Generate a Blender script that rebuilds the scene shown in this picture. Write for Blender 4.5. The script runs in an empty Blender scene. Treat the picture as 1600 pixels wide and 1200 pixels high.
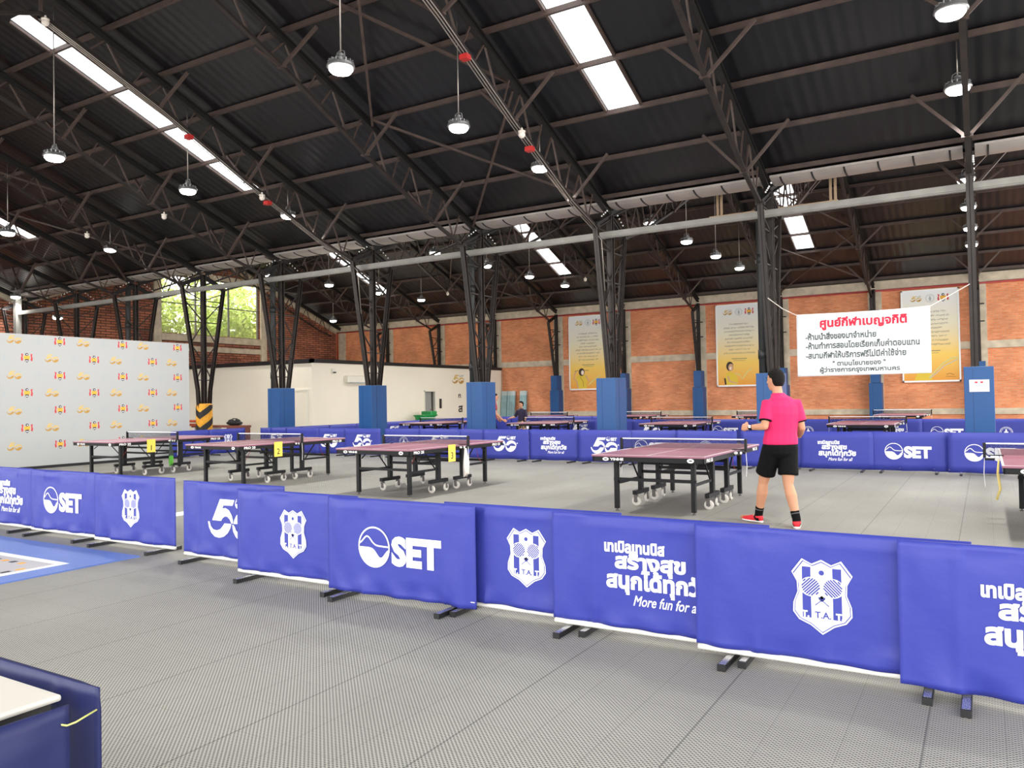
import bpy, bmesh, math, random
from mathutils import Vector, Matrix
from mathutils.geometry import tessellate_polygon
random.seed(7)
S = bpy.context.scene
COL = S.collection
PI = math.pi
# ------------------------------------------------------------------ camera
cam_data = bpy.data.cameras.new('camera')
cam_data.sensor_width = 36.0
cam_data.lens = 1228.85 / 1600 * 36.0
cam_data.clip_end = 400
cam = bpy.data.objects.new('camera', cam_data)
COL.objects.link(cam)
_r = Vector((0.85695952, 0.51509466, -0.01725905))
_u = Vector((0.02464311, -0.00750314, 0.99966815))
_f = Vector((-0.51479423, 0.85710046, 0.01912342))
cam.matrix_world = Matrix(((_r.x, _u.x, -_f.x, 0), (_r.y, _u.y, -_f.y, 0), (_r.z, _u.z, -_f.z, 1.5137), (0, 0, 0, 1)))
S.camera = cam
# ------------------------------------------------------------------ world, exposure
world = bpy.data.worlds.new('sky')
S.world = world
world.use_nodes = True
_bg = world.node_tree.nodes['Background']
_bg.inputs['Color'].default_value = (1.0, 0.985, 0.96, 1)
_bg.inputs['Strength'].default_value = 5.0
S.view_settings.view_transform = 'Standard'
S.view_settings.look = 'None'
S.view_settings.gamma = 1.0
S.view_settings.use_curve_mapping = False
S.view_settings.exposure = 0.0
LAMP_W = 740.0

# ------------------------------------------------------------------ materials
def srgb(r, g, b):
    f = lambda c: (c / 255 / 12.92) if c / 255 <= 0.04045 else ((c / 255 + 0.055) / 1.055) ** 2.4
    return (f(r), f(g), f(b), 1)

def mat(name, col, rough=0.6, metal=0.0, var=0.0, vscale=6.0, bump=0.0, bscale=40.0, spec=0.5, emit=None, estr=0.0, sheen=0.0):
    m = bpy.data.materials.new(name)
    m.use_nodes = True
    nt = m.node_tree
    b = nt.nodes['Principled BSDF']
    b.inputs['Base Color'].default_value = col
    b.inputs['Roughness'].default_value = rough
    b.inputs['Metallic'].default_value = metal
    b.inputs['Specular IOR Level'].default_value = spec
    if emit:
        b.inputs['Emission Color'].default_value = emit
        b.inputs['Emission Strength'].default_value = estr
    tc = nt.nodes.new('ShaderNodeTexCoord')
    if var:
        n = nt.nodes.new('ShaderNodeTexNoise')
        n.inputs['Scale'].default_value = vscale
        n.inputs['Detail'].default_value = 5
        nt.links.new(tc.outputs['Object'], n.inputs['Vector'])
        r = nt.nodes.new('ShaderNodeMapRange')
        r.inputs['From Min'].default_value = 0.3
        r.inputs['From Max'].default_value = 0.7
        r.inputs['To Min'].default_value = 1 - var
        r.inputs['To Max'].default_value = 1 + var
        nt.links.new(n.outputs['Fac'], r.inputs['Value'])
        mx = nt.nodes.new('ShaderNodeVectorMath')
        mx.operation = 'SCALE'
        mx.inputs[0].default_value = col[:3]
        nt.links.new(r.outputs['Result'], mx.inputs['Scale'])
        nt.links.new(mx.outputs['Vector'], b.inputs['Base Color'])
    if bump:
        n2 = nt.nodes.new('ShaderNodeTexNoise')
        n2.inputs['Scale'].default_value = bscale
        n2.inputs['Detail'].default_value = 4
        nt.links.new(tc.outputs['Object'], n2.inputs['Vector'])
        bp = nt.nodes.new('ShaderNodeBump')
        bp.inputs['Strength'].default_value = bump
        bp.inputs['Distance'].default_value = 0.01
        nt.links.new(n2.outputs['Fac'], bp.inputs['Height'])
        nt.links.new(bp.outputs['Normal'], b.inputs['Normal'])
    return m

def brick_mat(name, axis, c1, c2, mortar, bw=0.22, rh=0.075, ms=0.012, var=0.3, bump=0.4):
    m = bpy.data.materials.new(name)
    m.use_nodes = True
    nt = m.node_tree
    L = nt.links.new
    b = nt.nodes['Principled BSDF']
    b.inputs['Roughness'].default_value = 0.9
    tc = nt.nodes.new('ShaderNodeTexCoord')
    sp = nt.nodes.new('ShaderNodeSeparateXYZ')
    L(tc.outputs['Object'], sp.inputs[0])
    cb = nt.nodes.new('ShaderNodeCombineXYZ')
    L(sp.outputs[axis], cb.inputs[0])
    L(sp.outputs['Z'], cb.inputs[1])
    br = nt.nodes.new('ShaderNodeTexBrick')
    br.inputs['Scale'].default_value = 1
    br.inputs['Brick Width'].default_value = bw
    br.inputs['Row Height'].default_value = rh
    br.inputs['Mortar Size'].default_value = ms
    br.inputs['Mortar Smooth'].default_value = 0.3
    br.inputs['Bias'].default_value = 0.0
    br.inputs['Color1'].default_value = c1
    br.inputs['Color2'].default_value = c2
    br.inputs['Mortar'].default_value = mortar
    L(cb.outputs[0], br.inputs['Vector'])
    n = nt.nodes.new('ShaderNodeTexNoise')
    n.inputs['Scale'].default_value = 0.9
    n.inputs['Detail'].default_value = 7
    L(cb.outputs[0], n.inputs['Vector'])
    r = nt.nodes.new('ShaderNodeMapRange')
    r.inputs['From Min'].default_value = 0.3
    r.inputs['From Max'].default_value = 0.7
    r.inputs['To Min'].default_value = 1 - var
    r.inputs['To Max'].default_value = 1 + var
    L(n.outputs['Fac'], r.inputs['Value'])
    mx = nt.nodes.new('ShaderNodeVectorMath')
    mx.operation = 'SCALE'
    L(br.outputs['Color'], mx.inputs[0])
    L(r.outputs['Result'], mx.inputs['Scale'])
    L(mx.outputs['Vector'], b.inputs['Base Color'])
    bp = nt.nodes.new('ShaderNodeBump')
    bp.inputs['Strength'].default_value = bump
    bp.inputs['Distance'].default_value = 0.02
    bp.invert = True
    L(br.outputs['Fac'], bp.inputs['Height'])
    L(bp.outputs['Normal'], b.inputs['Normal'])
    return m

def floor_mat(name, light, dark, seam):
    m = bpy.data.materials.new(name)
    m.use_nodes = True
    nt = m.node_tree
    L = nt.links.new
    b = nt.nodes['Principled BSDF']
    b.inputs['Roughness'].default_value = 0.6
    b.inputs['Specular IOR Level'].default_value = 0.5
    tc = nt.nodes.new('ShaderNodeTexCoord')
    sp = nt.nodes.new('ShaderNodeSeparateXYZ')
    L(tc.outputs['Object'], sp.inputs[0])
    def M(op, a, bb=None):
        k = nt.nodes.new('ShaderNodeMath')
        k.operation = op
        for i, v in enumerate((a, bb)):
            if v is None: continue
            if isinstance(v, (int, float)): k.inputs[i].default_value = v
            else: L(v, k.inputs[i])
        return k.outputs[0]
    p = 2 * PI / 0.0235
    u = M('SINE', M('MULTIPLY', sp.outputs['X'], p))
    v = M('SINE', M('MULTIPLY', sp.outputs['Y'], p))
    # woven lattice: knobs alternate like a basket weave
    w = M('MULTIPLY', u, v)
    h = M('ADD', M('MULTIPLY', w, 0.5), 0.5)
    ramp = nt.nodes.new('ShaderNodeValToRGB')
    ramp.color_ramp.elements[0].position = 0.3
    ramp.color_ramp.elements[0].color = dark
    ramp.color_ramp.elements[1].position = 0.52
    ramp.color_ramp.elements[1].color = light
    L(h, ramp.inputs[0])
    # seams between the interlocking tiles
    def seamline(ax, size, wd):
        fr = M('FRACT', M('DIVIDE', M('ADD', ax, 100.0), size))
        return M('LESS_THAN', fr, wd / size)
    s1 = M('MAXIMUM', seamline(sp.outputs['X'], 0.305, 0.005), seamline(sp.outputs['Y'], 0.305, 0.003))
    s2 = seamline(sp.outputs['X'], 0.915, 0.008)
    s = M('MAXIMUM', M('MULTIPLY', s1, 0.25), M('MULTIPLY', s2, 0.6))
    mx = nt.nodes.new('ShaderNodeMix')
    mx.data_type = 'RGBA'
    L(s, mx.inputs[0])
    L(ramp.outputs[0], mx.inputs[6])
    mx.inputs[7].default_value = seam
    n = nt.nodes.new('ShaderNodeTexNoise')
    n.inputs['Scale'].default_value = 0.7
    n.inputs['Detail'].default_value = 6
    L(tc.outputs['Object'], n.inputs['Vector'])
    r = nt.nodes.new('ShaderNodeMapRange')
    r.inputs['From Min'].default_value = 0.3
    r.inputs['From Max'].default_value = 0.7
    r.inputs['To Min'].default_value = 0.88
    r.inputs['To Max'].default_value = 1.1
    L(n.outputs['Fac'], r.inputs['Value'])
    sc = nt.nodes.new('ShaderNodeVectorMath')
    sc.operation = 'SCALE'
    L(mx.outputs[2], sc.inputs[0])
    L(r.outputs['Result'], sc.inputs['Scale'])
    L(sc.outputs['Vector'], b.inputs['Base Color'])
    bp = nt.nodes.new('ShaderNodeBump')
    bp.inputs['Strength'].default_value = 0.35
    bp.inputs['Distance'].default_value = 0.004
    L(h, bp.inputs['Height'])
    L(bp.outputs['Normal'], b.inputs['Normal'])
    return m

def roof_mat(name, col):
    m = mat(name, col, rough=0.34, var=0.25, vscale=0.5, spec=0.5)
    nt = m.node_tree
    b = nt.nodes['Principled BSDF']
    tc = nt.nodes.new('ShaderNodeTexCoord')
    w = nt.nodes.new('ShaderNodeTexWave')
    w.wave_type = 'BANDS'
    w.bands_direction = 'X'
    w.inputs['Scale'].default_value = 1.3
    w.inputs['Distortion'].default_value = 0
    nt.links.new(tc.outputs['Object'], w.inputs['Vector'])
    bp = nt.nodes.new('ShaderNodeBump')
    bp.inputs['Strength'].default_value = 0.35
    bp.inputs['Distance'].default_value = 0.02
    nt.links.new(w.outputs['Fac'], bp.inputs['Height'])
    nt.links.new(bp.outputs['Normal'], b.inputs['Normal'])
    return m

def pane_mat(name, tcol, trans, glossy=0.05):
    m = bpy.data.materials.new(name)
    m.use_nodes = True
    nt = m.node_tree
    nt.nodes.remove(nt.nodes['Principled BSDF'])
    out = nt.nodes['Material Output']
    a = nt.nodes.new('ShaderNodeBsdfTransparent')
    a.inputs[0].default_value = (1, 1, 1, 1)
    t = nt.nodes.new('ShaderNodeBsdfTranslucent')
    t.inputs[0].default_value = tcol
    g = nt.nodes.new('ShaderNodeBsdfGlossy')
    g.inputs['Roughness'].default_value = 0.05
    m1 = nt.nodes.new('ShaderNodeMixShader')
    m1.inputs[0].default_value = trans
    nt.links.new(t.outputs[0], m1.inputs[1])
    nt.links.new(a.outputs[0], m1.inputs[2])
    m2 = nt.nodes.new('ShaderNodeMixShader')
    m2.inputs[0].default_value = glossy
    nt.links.new(m1.outputs[0], m2.inputs[1])
    nt.links.new(g.outputs[0], m2.inputs[2])
    nt.links.new(m2.outputs[0], out.inputs['Surface'])
    return m

def net_mat(name, col, cover):
    m = bpy.data.materials.new(name)
    m.use_nodes = True
    nt = m.node_tree
    b = nt.nodes['Principled BSDF']
    b.inputs['Base Color'].default_value = col
    b.inputs['Roughness'].default_value = 0.8
    b.inputs['Alpha'].default_value = cover
    return m

M = dict(
    floor=floor_mat('floor_tile', srgb(160, 158, 150), srgb(72, 72, 69), srgb(50, 50, 50)),
    bluemat=mat('blue_court_tile', srgb(92, 118, 186), 0.5, var=0.06, vscale=2, bump=0.1, bscale=200),
    greymat=mat('grey_court_tile', srgb(170, 168, 172), 0.5, var=0.06, vscale=2),
    whiteline=mat('white_line', srgb(235, 235, 232), 0.6),
    hazy=mat('hazard_yellow', srgb(235, 180, 60), 0.6),
    roof=roof_mat('roof_sheet', srgb(19, 19, 23)),
    steel=mat('black_steel', srgb(22, 19, 18), 0.55, var=0.25, vscale=5),
    steelbr=mat('brown_steel', srgb(74, 59, 53), 0.55, var=0.25, vscale=4),
    colsteel=mat('column_steel', srgb(40, 32, 29), 0.5, var=0.3, vscale=5),
    darkpipe=mat('drain_pipe_black', srgb(36, 38, 38), 0.5, var=0.2),
    beam=mat('grey_beam', srgb(150, 148, 142), 0.6, var=0.12, vscale=3),
    gutter=mat('gutter_metal', srgb(168, 160, 155), 0.4, 0.2, var=0.12, vscale=1.5),
    strap=mat('strap_black', srgb(30, 28, 28), 0.6),
    conduit=mat('conduit', srgb(160, 152, 144), 0.35, 0.6),
    redbox=mat('red_box', srgb(190, 40, 36), 0.5),
    redpipe=mat('red_pipe', srgb(150, 30, 34), 0.45),
    brick=brick_mat('orange_brick', 'X', srgb(232, 150, 104), srgb(214, 124, 78), srgb(196, 152, 122), 0.22, 0.075, 0.011, 0.2),
    oldbrick=brick_mat('old_brick', 'Y', srgb(178, 112, 82), srgb(140, 84, 64), srgb(74, 52, 44), 0.5, 0.125, 0.022, 0.35, 0.8),
    concrete=mat('concrete', srgb(196, 182, 160), 0.85, var=0.2, vscale=3),
    cream=mat('cream_wall', srgb(240, 232, 214), 0.7, var=0.03, vscale=0.6),
    blacktrim=mat('black_trim', srgb(26, 25, 26), 0.5),
    pad=mat('blue_pad', srgb(8, 72, 130), 0.42, var=0.04, vscale=2),
    padtop=mat('pad_top', srgb(120, 150, 190), 0.6),
    hazblack=mat('hazard_black', srgb(28, 26, 24), 0.6),
    hazyel=mat('hazard_orange', srgb(226, 160, 40), 0.6, var=0.15),
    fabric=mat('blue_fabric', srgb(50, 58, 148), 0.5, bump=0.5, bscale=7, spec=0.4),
    fabricdark=mat('blue_fabric_dark', srgb(16, 24, 74), 0.55, bump=0.3, bscale=10, spec=0.4),  # darkened copy of the fabric, corner barrier's shade put into the colour
    print=mat('white_print', srgb(238, 238, 246), 0.55),
    printblue=mat('blue_print', srgb(50, 58, 148), 0.55),
    rail=mat('white_rail', srgb(214, 212, 206), 0.4),
    foot=mat('barrier_foot_black', srgb(24, 24, 26), 0.5),
    chrome=mat('chrome', srgb(200, 200, 200), 0.25, 0.8),
    top=mat('table_top', srgb(154, 98, 118), 0.3, var=0.04, vscale=2),
    apron=mat('table_apron', srgb(18, 18, 20), 0.5, spec=0.3),
    tleg=mat('table_leg', srgb(20, 20, 22), 0.45, spec=0.3),
    white=mat('white_paint', srgb(240, 240, 238), 0.5),
    caster=mat('caster_grey', srgb(205, 200, 192), 0.5),
    casterdark=mat('caster_dark', srgb(90, 86, 84), 0.5),
    net=net_mat('net_mesh', srgb(40, 40, 60), 0.3),
    netw=mat('net_tape', srgb(245, 245, 245), 0.7),
    paper=mat('yellow_paper', srgb(250, 218, 92), 0.7),
    ink=mat('ink', srgb(30, 30, 30), 0.7),
    redwire=mat('red_wire', srgb(150, 40, 40), 0.5),
    towel=mat('white_towel', srgb(236, 228, 222), 0.9, bump=0.4, bscale=60),
    greytowel=mat('grey_towel', srgb(70, 78, 74), 0.9, bump=0.4, bscale=60),
    green=mat('bright_green', srgb(104, 190, 70), 0.7),
    binGreen=mat('green_plastic', srgb(30, 140, 72), 0.4),
    vinyl=mat('backdrop_vinyl', srgb(178, 180, 180), 0.5, bump=0.05, bscale=3),
    gold=mat('gold_print', srgb(214, 184, 112), 0.5),
    golddark=mat('dark_gold_print', srgb(186, 142, 60), 0.5),
    greyprint=mat('grey_print', srgb(172, 180, 182), 0.6),
    redprint=mat('red_print', srgb(204, 58, 62), 0.5),
    orangeprint=mat('orange_print', srgb(240, 176, 60), 0.5),
    navyprint=mat('navy_print', srgb(36, 36, 52), 0.5),
    banner=mat('banner_cloth', srgb(236, 238, 242), 0.6, bump=0.25, bscale=3.0),
    bannerred=mat('banner_red', srgb(206, 20, 56), 0.6),
    bannertext=mat('banner_grey', srgb(74, 84, 84), 0.6),
    rope=mat('rope', srgb(220, 214, 204), 0.8),
    postertext=mat('poster_text', srgb(120, 116, 100), 0.7),
    posterhair=mat('poster_hair', srgb(54, 42, 36), 0.7),
    posterskin=mat('poster_skin', srgb(206, 160, 124), 0.7),
    posterbright=mat('poster_bright_skin', srgb(240, 222, 206), 0.7),
    postershirt=mat('poster_shirt', srgb(220, 190, 62), 0.7),
    posterribbon=mat('poster_ribbon', srgb(206, 200, 130), 0.7),
    lamp_body=mat('lamp_body', srgb(150, 150, 150), 0.35, 0.7),
    lens=mat('lamp_lens', srgb(255, 255, 255), 0.5, emit=(1, 0.98, 0.94, 1), estr=14.0),
    frame=mat('window_frame', srgb(120, 116, 108), 0.5),
    skylight=pane_mat('skylight_panel', (0.95, 0.97, 1.0, 1), 0.55, 0.03),
    glass=pane_mat('window_glass', (0.9, 0.95, 0.9, 1), 0.96, 0.04),
    leaf=mat('tree_leaves', srgb(178, 196, 84), 0.6, var=0.3, vscale=1.5),
    bark=mat('tree_bark', srgb(110, 96, 84), 0.9, var=0.2),
    ground=mat('outside_ground', srgb(130, 126, 112), 0.9, var=0.1),
    skin=mat('skin', srgb(198, 142, 110), 0.55, var=0.05, vscale=8),
    hair=mat('black_hair', srgb(20, 17, 16), 0.75, bump=0.6, bscale=60, spec=0.15),
    pink=mat('pink_shirt', srgb(206, 22, 92), 0.75, bump=0.4, bscale=9),
    blackcloth=mat('black_cloth', srgb(10, 10, 11), 0.8, bump=0.35, bscale=10, spec=0.15),
    sock=mat('black_sock', srgb(16, 15, 16), 0.9, spec=0.15),
    sockstripe=mat('grey_sock_stripe', srgb(96, 94, 94), 0.9),
    redshoe=mat('red_shoe', srgb(216, 34, 50), 0.6, bump=0.2, bscale=60),
    sole=mat('white_sole', srgb(240, 236, 236), 0.6),
    maroon=mat('red_jersey', srgb(176, 44, 62), 0.75),
    navycloth=mat('navy_shirt', srgb(40, 30, 62), 0.75),
    khaki=mat('khaki_shorts', srgb(128, 110, 78), 0.8),
    paleblue=mat('pale_blue_shirt', srgb(168, 176, 206), 0.75),
    eye=mat('eye_dark', srgb(22, 18, 16), 0.3),
    lip=mat('lip', srgb(168, 96, 84), 0.6),
    wood=mat('bench_wood', srgb(128, 74, 58), 0.6, var=0.15),
    orangered=mat('orange_metal', srgb(188, 84, 50), 0.5),
    acwhite=mat('ac_white', srgb(232, 228, 214), 0.5),
    doorgrey=mat('door_grey', srgb(152, 152, 148), 0.5),
    gapshade=mat('gap_shade', srgb(70, 68, 66), 0.6),
    tealmat=mat('teal_mat', srgb(140, 176, 184), 0.6, var=0.15, vscale=4),
    tealhead=mat('teal_mat_band', srgb(186, 200, 200), 0.6),
    whitetable=mat('white_table_top', srgb(190, 186, 178), 0.4),
    yellowtie=mat('yellow_tie', srgb(206, 210, 120), 0.5),
    bagblack=mat('black_bag', srgb(24, 24, 26), 0.7),
    tan=mat('tan_frame', srgb(176, 150, 120), 0.6),
    globe=mat('white_globe', srgb(236, 226, 214), 0.4),
    strapyellow=mat('yellow_strap', srgb(222, 200, 120), 0.6),
)

# poster: printed colour runs from silver at the top to orange at the foot
def poster_mat():
    m = mat('poster_print', srgb(220, 200, 140), 0.5)
    nt = m.node_tree
    tc = nt.nodes.new('ShaderNodeTexCoord')
    sp = nt.nodes.new('ShaderNodeSeparateXYZ')
    nt.links.new(tc.outputs['Object'], sp.inputs[0])
    mr = nt.nodes.new('ShaderNodeMapRange')
    mr.inputs['From Min'].default_value = 0
    mr.inputs['From Max'].default_value = 3.9
    nt.links.new(sp.outputs['Z'], mr.inputs['Value'])
    rp = nt.nodes.new('ShaderNodeValToRGB')
    e = rp.color_ramp.elements
    e[0].position = 0.0; e[0].color = srgb(226, 150, 50)
    e[1].position = 1.0; e[1].color = srgb(232, 234, 237)
    k = e.new(0.3); k.color = srgb(240, 200, 96)
    k = e.new(0.62); k.color = srgb(236, 228, 200)
    nt.links.new(mr.outputs[0], rp.inputs[0])
    nt.links.new(rp.outputs[0], nt.nodes['Principled BSDF'].inputs['Base Color'])
    return m
M['poster'] = poster_mat()

# ------------------------------------------------------------------ mesh building
def frame_of(d):
    d = d.normalized()
    a = Vector((0, 0, 1)) if abs(d.z) < 0.95 else Vector((0, 1, 0))
    s = d.cross(a).normalized()
    return s, s.cross(d).normalized()

class MB:
    def __init__(self):
        self.v = []; self.f = []; self.m = []
    def add(self, vs, fs, mi=0):
        o = len(self.v)
        self.v += [tuple(v) for v in vs]
        self.f += [tuple(i + o for i in f) for f in fs]
        self.m += [mi] * len(fs)
        return self
    def box(self, lo, hi, mi=0, rot=None, piv=None):
        x0, y0, z0 = lo; x1, y1, z1 = hi
        vs = [Vector(c) for c in ((x0, y0, z0), (x1, y0, z0), (x1, y1, z0), (x0, y1, z0), (x0, y0, z1), (x1, y0, z1), (x1, y1, z1), (x0, y1, z1))]
        if rot is not None:
            p = Vector(piv or (0, 0, 0))
            vs = [rot @ (v - p) + p for v in vs]
        return self.add(vs, [(0, 3, 2, 1), (4, 5, 6, 7), (0, 1, 5, 4), (1, 2, 6, 5), (2, 3, 7, 6), (3, 0, 4, 7)], mi)
    def bar(self, p, q, w, h=None, mi=0):
        p = Vector(p); q = Vector(q); h = h or w
        s, t = frame_of(q - p)
        s = s * w / 2; t = t * h / 2
        vs = [p - s - t, p + s - t, p + s + t, p - s + t, q - s - t, q + s - t, q + s + t, q - s + t]
        return self.add(vs, [(0, 1, 2, 3), (7, 6, 5, 4), (0, 4, 5, 1), (1, 5, 6, 2), (2, 6, 7, 3), (3, 7, 4, 0)], mi)
    def ibeam(self, p, q, w, h, t=0.02, mi=0):
        p = Vector(p); q = Vector(q)
        s, u = frame_of(q - p)
        o = u * (h / 2 - t / 2)
        self.bar(p + o, q + o, w, t, mi)
        self.bar(p - o, q - o, w, t, mi)
        return self.bar(p, q, t, h, mi)
    def tube(self, path, r, n=8, mi=0, cap=True):
        path = [Vector(p) for p in path]
        rs = r if isinstance(r, (list, tuple)) else [r] * len(path)
        o = len(self.v); vs = []; fs = []
        for i, p in enumerate(path):
            d = path[min(i + 1, len(path) - 1)] - path[max(i - 1, 0)]
            d.normalize()
            s = prev if i else frame_of(d)[0]
            s = (s - d * s.dot(d)).normalized(); prev = s; t = s.cross(d)
            for k in range(n):
                a = 2 * PI * k / n
                vs.append(p + (s * math.cos(a) + t * math.sin(a)) * rs[i])
        for i in range(len(path) - 1):
            for k in range(n):
                fs.append((i * n + k, i * n + (k + 1) % n, (i + 1) * n + (k + 1) % n, (i + 1) * n + k))
        if cap:
            fs.append(tuple(range(n))[::-1]); fs.append(tuple((len(path) - 1) * n + k for k in range(n)))
        return self.add(vs, fs, mi)
    def lathe(self, prof, c=(0, 0, 0), n=20, mi=0, axis='Z'):
        c = Vector(c); vs = []; fs = []
        for (r, z) in prof:
            for k in range(n):
                a = 2 * PI * k / n
                p = Vector((r * math.cos(a), r * math.sin(a), z))
                if axis == 'X': p = Vector((p.z, p.x, p.y))
                if axis == 'Y': p = Vector((p.y, p.z, p.x))
                vs.append(c + p)
        for i in range(len(prof) - 1):
            for k in range(n):
                fs.append((i * n + k, i * n + (k + 1) % n, (i + 1) * n + (k + 1) % n, (i + 1) * n + k))
        fs.append(tuple(range(n))[::-1]); fs.append(tuple((len(prof) - 1) * n + k for k in range(n)))
        return self.add(vs, fs, mi)
    def sphere(self, c, r, n=12, m=8, mi=0):
        r = Vector(r) if isinstance(r, (tuple, list)) else Vector((r, r, r))
        prof = [(math.sin(PI * i / m), -math.cos(PI * i / m)) for i in range(m + 1)]
        prof[0] = (0.02, -1); prof[-1] = (0.02, 1)
        o = len(self.v)
        self.lathe(prof, (0, 0, 0), n, mi)
        for i in range(o, len(self.v)):
            v = self.v[i]
            self.v[i] = (c[0] + v[0] * r.x, c[1] + v[1] * r.y, c[2] + v[2] * r.z)
        return self
    def loft(self, rings, mi=0):
        """rings: (centre, side vector, other vector, a, b) -> closed tube of ellipses"""
        n = 16; vs = []; fs = []
        for c, s, t, a, b in rings:
            c = Vector(c); s = Vector(s).normalized(); t = Vector(t).normalized()
            for k in range(n):
                w = 2 * PI * k / n
                vs.append(c + s * a * math.cos(w) + t * b * math.sin(w))
        for i in range(len(rings) - 1):
            for k in range(n):
                fs.append((i * n + k, i * n + (k + 1) % n, (i + 1) * n + (k + 1) % n, (i + 1) * n + k))
        fs.append(tuple(range(n))[::-1]); fs.append(tuple((len(rings) - 1) * n + k for k in range(n)))
        return self.add(vs, fs, mi)
    def limb(self, pts, rads, side=None, flat=1.0, mi=0, capend=True):
        """tapered limb with rounded ends through pts"""
        pts = [Vector(p) for p in pts]
        rings = []
        for i, p in enumerate(pts):
            d = pts[min(i + 1, len(pts) - 1)] - pts[max(i - 1, 0)]
            d.normalize()
            s = Vector(side) if side is not None else (prev if i else frame_of(d)[0])
            s = (s - d * s.dot(d)).normalized()
            prev = s
            t = d.cross(s)
            r = rads[i]
            if i == 0:
                for q, e in ((1.0, 0.12), (0.8, 0.6), (0.45, 0.9)):
                    rings.append((p - d * r * q * flat ** 0.5, s, t, r * e, r * e * flat))
            rings.append((p, s, t, r, r * flat))
            if i == len(pts) - 1 and capend:
                for q, e in ((0.45, 0.9), (0.8, 0.6), (1.0, 0.12)):
                    rings.append((p + d * r * q * flat ** 0.5, s, t, r * e, r * e * flat))
        return self.loft(rings, mi)
    def obj(self, name, mats, parent=None, smooth=False, loc=None):
        me = bpy.data.meshes.new(name)
        me.from_pydata(self.v, [], self.f)
        for k in (mats if isinstance(mats, (list, tuple)) else [mats]):
            me.materials.append(M[k] if isinstance(k, str) else k)
        me.polygons.foreach_set('material_index', self.m)
        if smooth:
            me.polygons.foreach_set('use_smooth', [True] * len(me.polygons))
        me.update()
        bm = bmesh.new(); bm.from_mesh(me)
        bmesh.ops.recalc_face_normals(bm, faces=bm.faces)
        bm.to_mesh(me); bm.free()
        o = bpy.data.objects.new(name, me)
        COL.objects.link(o)
        if parent: o.parent = parent
        if loc: o.location = loc
        return o

def empty(name, loc=(0, 0, 0), rz=0.0):
    o = bpy.data.objects.new(name, None)
    o.empty_display_size = 0.1
    COL.objects.link(o)
    o.location = loc
    o.rotation_euler = (0, 0, rz)
    return o
def tag(o, label, cat, group=None):
    o['label'] = label; o['category'] = cat; o['kind'] = 'thing'
    if group: o['group'] = group
    return o
def struct(o, label=None):
    o['kind'] = 'structure'
    if label: o['label'] = label
    return o
def copy_tree(o, loc=None, parent=None):
    c = o.copy(); COL.objects.link(c)
    c.parent = parent
    if loc is not None: c.location = loc
    for ch in list(o.children):
        copy_tree(ch, None, c)
    return c
ORD = 'first second third fourth fifth sixth seventh eighth ninth tenth eleventh twelfth thirteenth fourteenth fifteenth'.split()

# ------------------------------------------------------------------ dimensions
BAY = 3.835
K = lambda i: -0.15 - BAY * i            # truss and column lines, counted from the right
RIDGE = (8.3, 27.4)
HALF = 9.55
SL = 0.379
ZR = 9.75
VALLEY = 17.85
WALLY = 37.0
GX = -35.2
XR = 8.0
def roofz(y):
    c = RIDGE[0] if y < VALLEY else RIDGE[1]
    return ZR - SL * abs(y - c)

# ------------------------------------------------------------------ floor and shell
b = MB(); b.box((GX - 0.3, -8, -0.12), (XR + 2, WALLY + 0.3, 0)); struct(b.obj('floor', 'floor'))
b = MB(); b.box((-70, 10, -0.4), (GX - 0.5, 50, -0.2)); struct(b.obj('ground_outside', 'ground'))

# roof sheets with openings for the translucent panels
SKYX = [(4.55, 5.25), (-6.5, -5.8), (-17.5, -16.82), (-28.6, -27.92)]
def slope(name, y0, y1, sy0, sy1, lift):
    xs = [GX - 0.3]
    for a, c in sorted(SKYX): xs += [a, c]
    xs.append(XR)
    mb = MB()
    n = Vector((0, 0, 0.03))
    def quad(x0, x1, ya, yb):
        p = [Vector((x0, ya, roofz_l(ya) + lift)), Vector((x1, ya, roofz_l(ya) + lift)), Vector((x1, yb, roofz_l(yb) + lift)), Vector((x0, yb, roofz_l(yb) + lift))]
        mb.add(p + [q + n for q in p], [(0, 3, 2, 1), (4, 5, 6, 7), (0, 1, 5, 4), (1, 2, 6, 5), (2, 3, 7, 6), (3, 0, 4, 7)])
    c = RIDGE[0] if max(y0, y1) <= VALLEY + 0.01 else RIDGE[1]
    roofz_l = lambda y: ZR - SL * abs(y - c)
    for i in range(len(xs) - 1):
        if i % 2 == 0: quad(xs[i], xs[i + 1], y0, y1)
        else:
            quad(xs[i], xs[i + 1], y0, sy0); quad(xs[i], xs[i + 1], sy1, y1)
    struct(mb.obj(name, 'roof'))
    return roofz_l
nwin = [2]
def skylights(y0, y1, rz, xsel=range(4)):
    for i in xsel:
        a, c = SKYX[i]
        mb = MB()
        p = [Vector((a, y0, rz(y0) + 0.17)), Vector((c, y0, rz(y0) + 0.17)), Vector((c, y1, rz(y1) + 0.17)), Vector((a, y1, rz(y1) + 0.17))]
        n = Vector((0, 0, 0.006))
        mb.add(p + [q + n for q in p], [(0, 3, 2, 1), (4, 5, 6, 7), (0, 1, 5, 4), (1, 2, 6, 5), (2, 3, 7, 6), (3, 0, 4, 7)])
        struct(mb.obj('window_%d' % nwin[0], 'skylight')); nwin[0] += 1
        fr = MB()
        for x in (a - 0.03, c + 0.03):
            fr.bar((x, y0, rz(y0) + 0.12), (x, y1, rz(y1) + 0.12), 0.05, 0.06)
        struct(fr.obj('trim_%d' % (nwin[0] + 40), 'steelbr'))
rz = slope('ceiling_front_rise', RIDGE[0] - HALF, RIDGE[0], 2.0, 7.6, 0.16); skylights(2.0, 7.6, rz)  # skylights on this mostly hidden slope are added to let in more daylight
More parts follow.
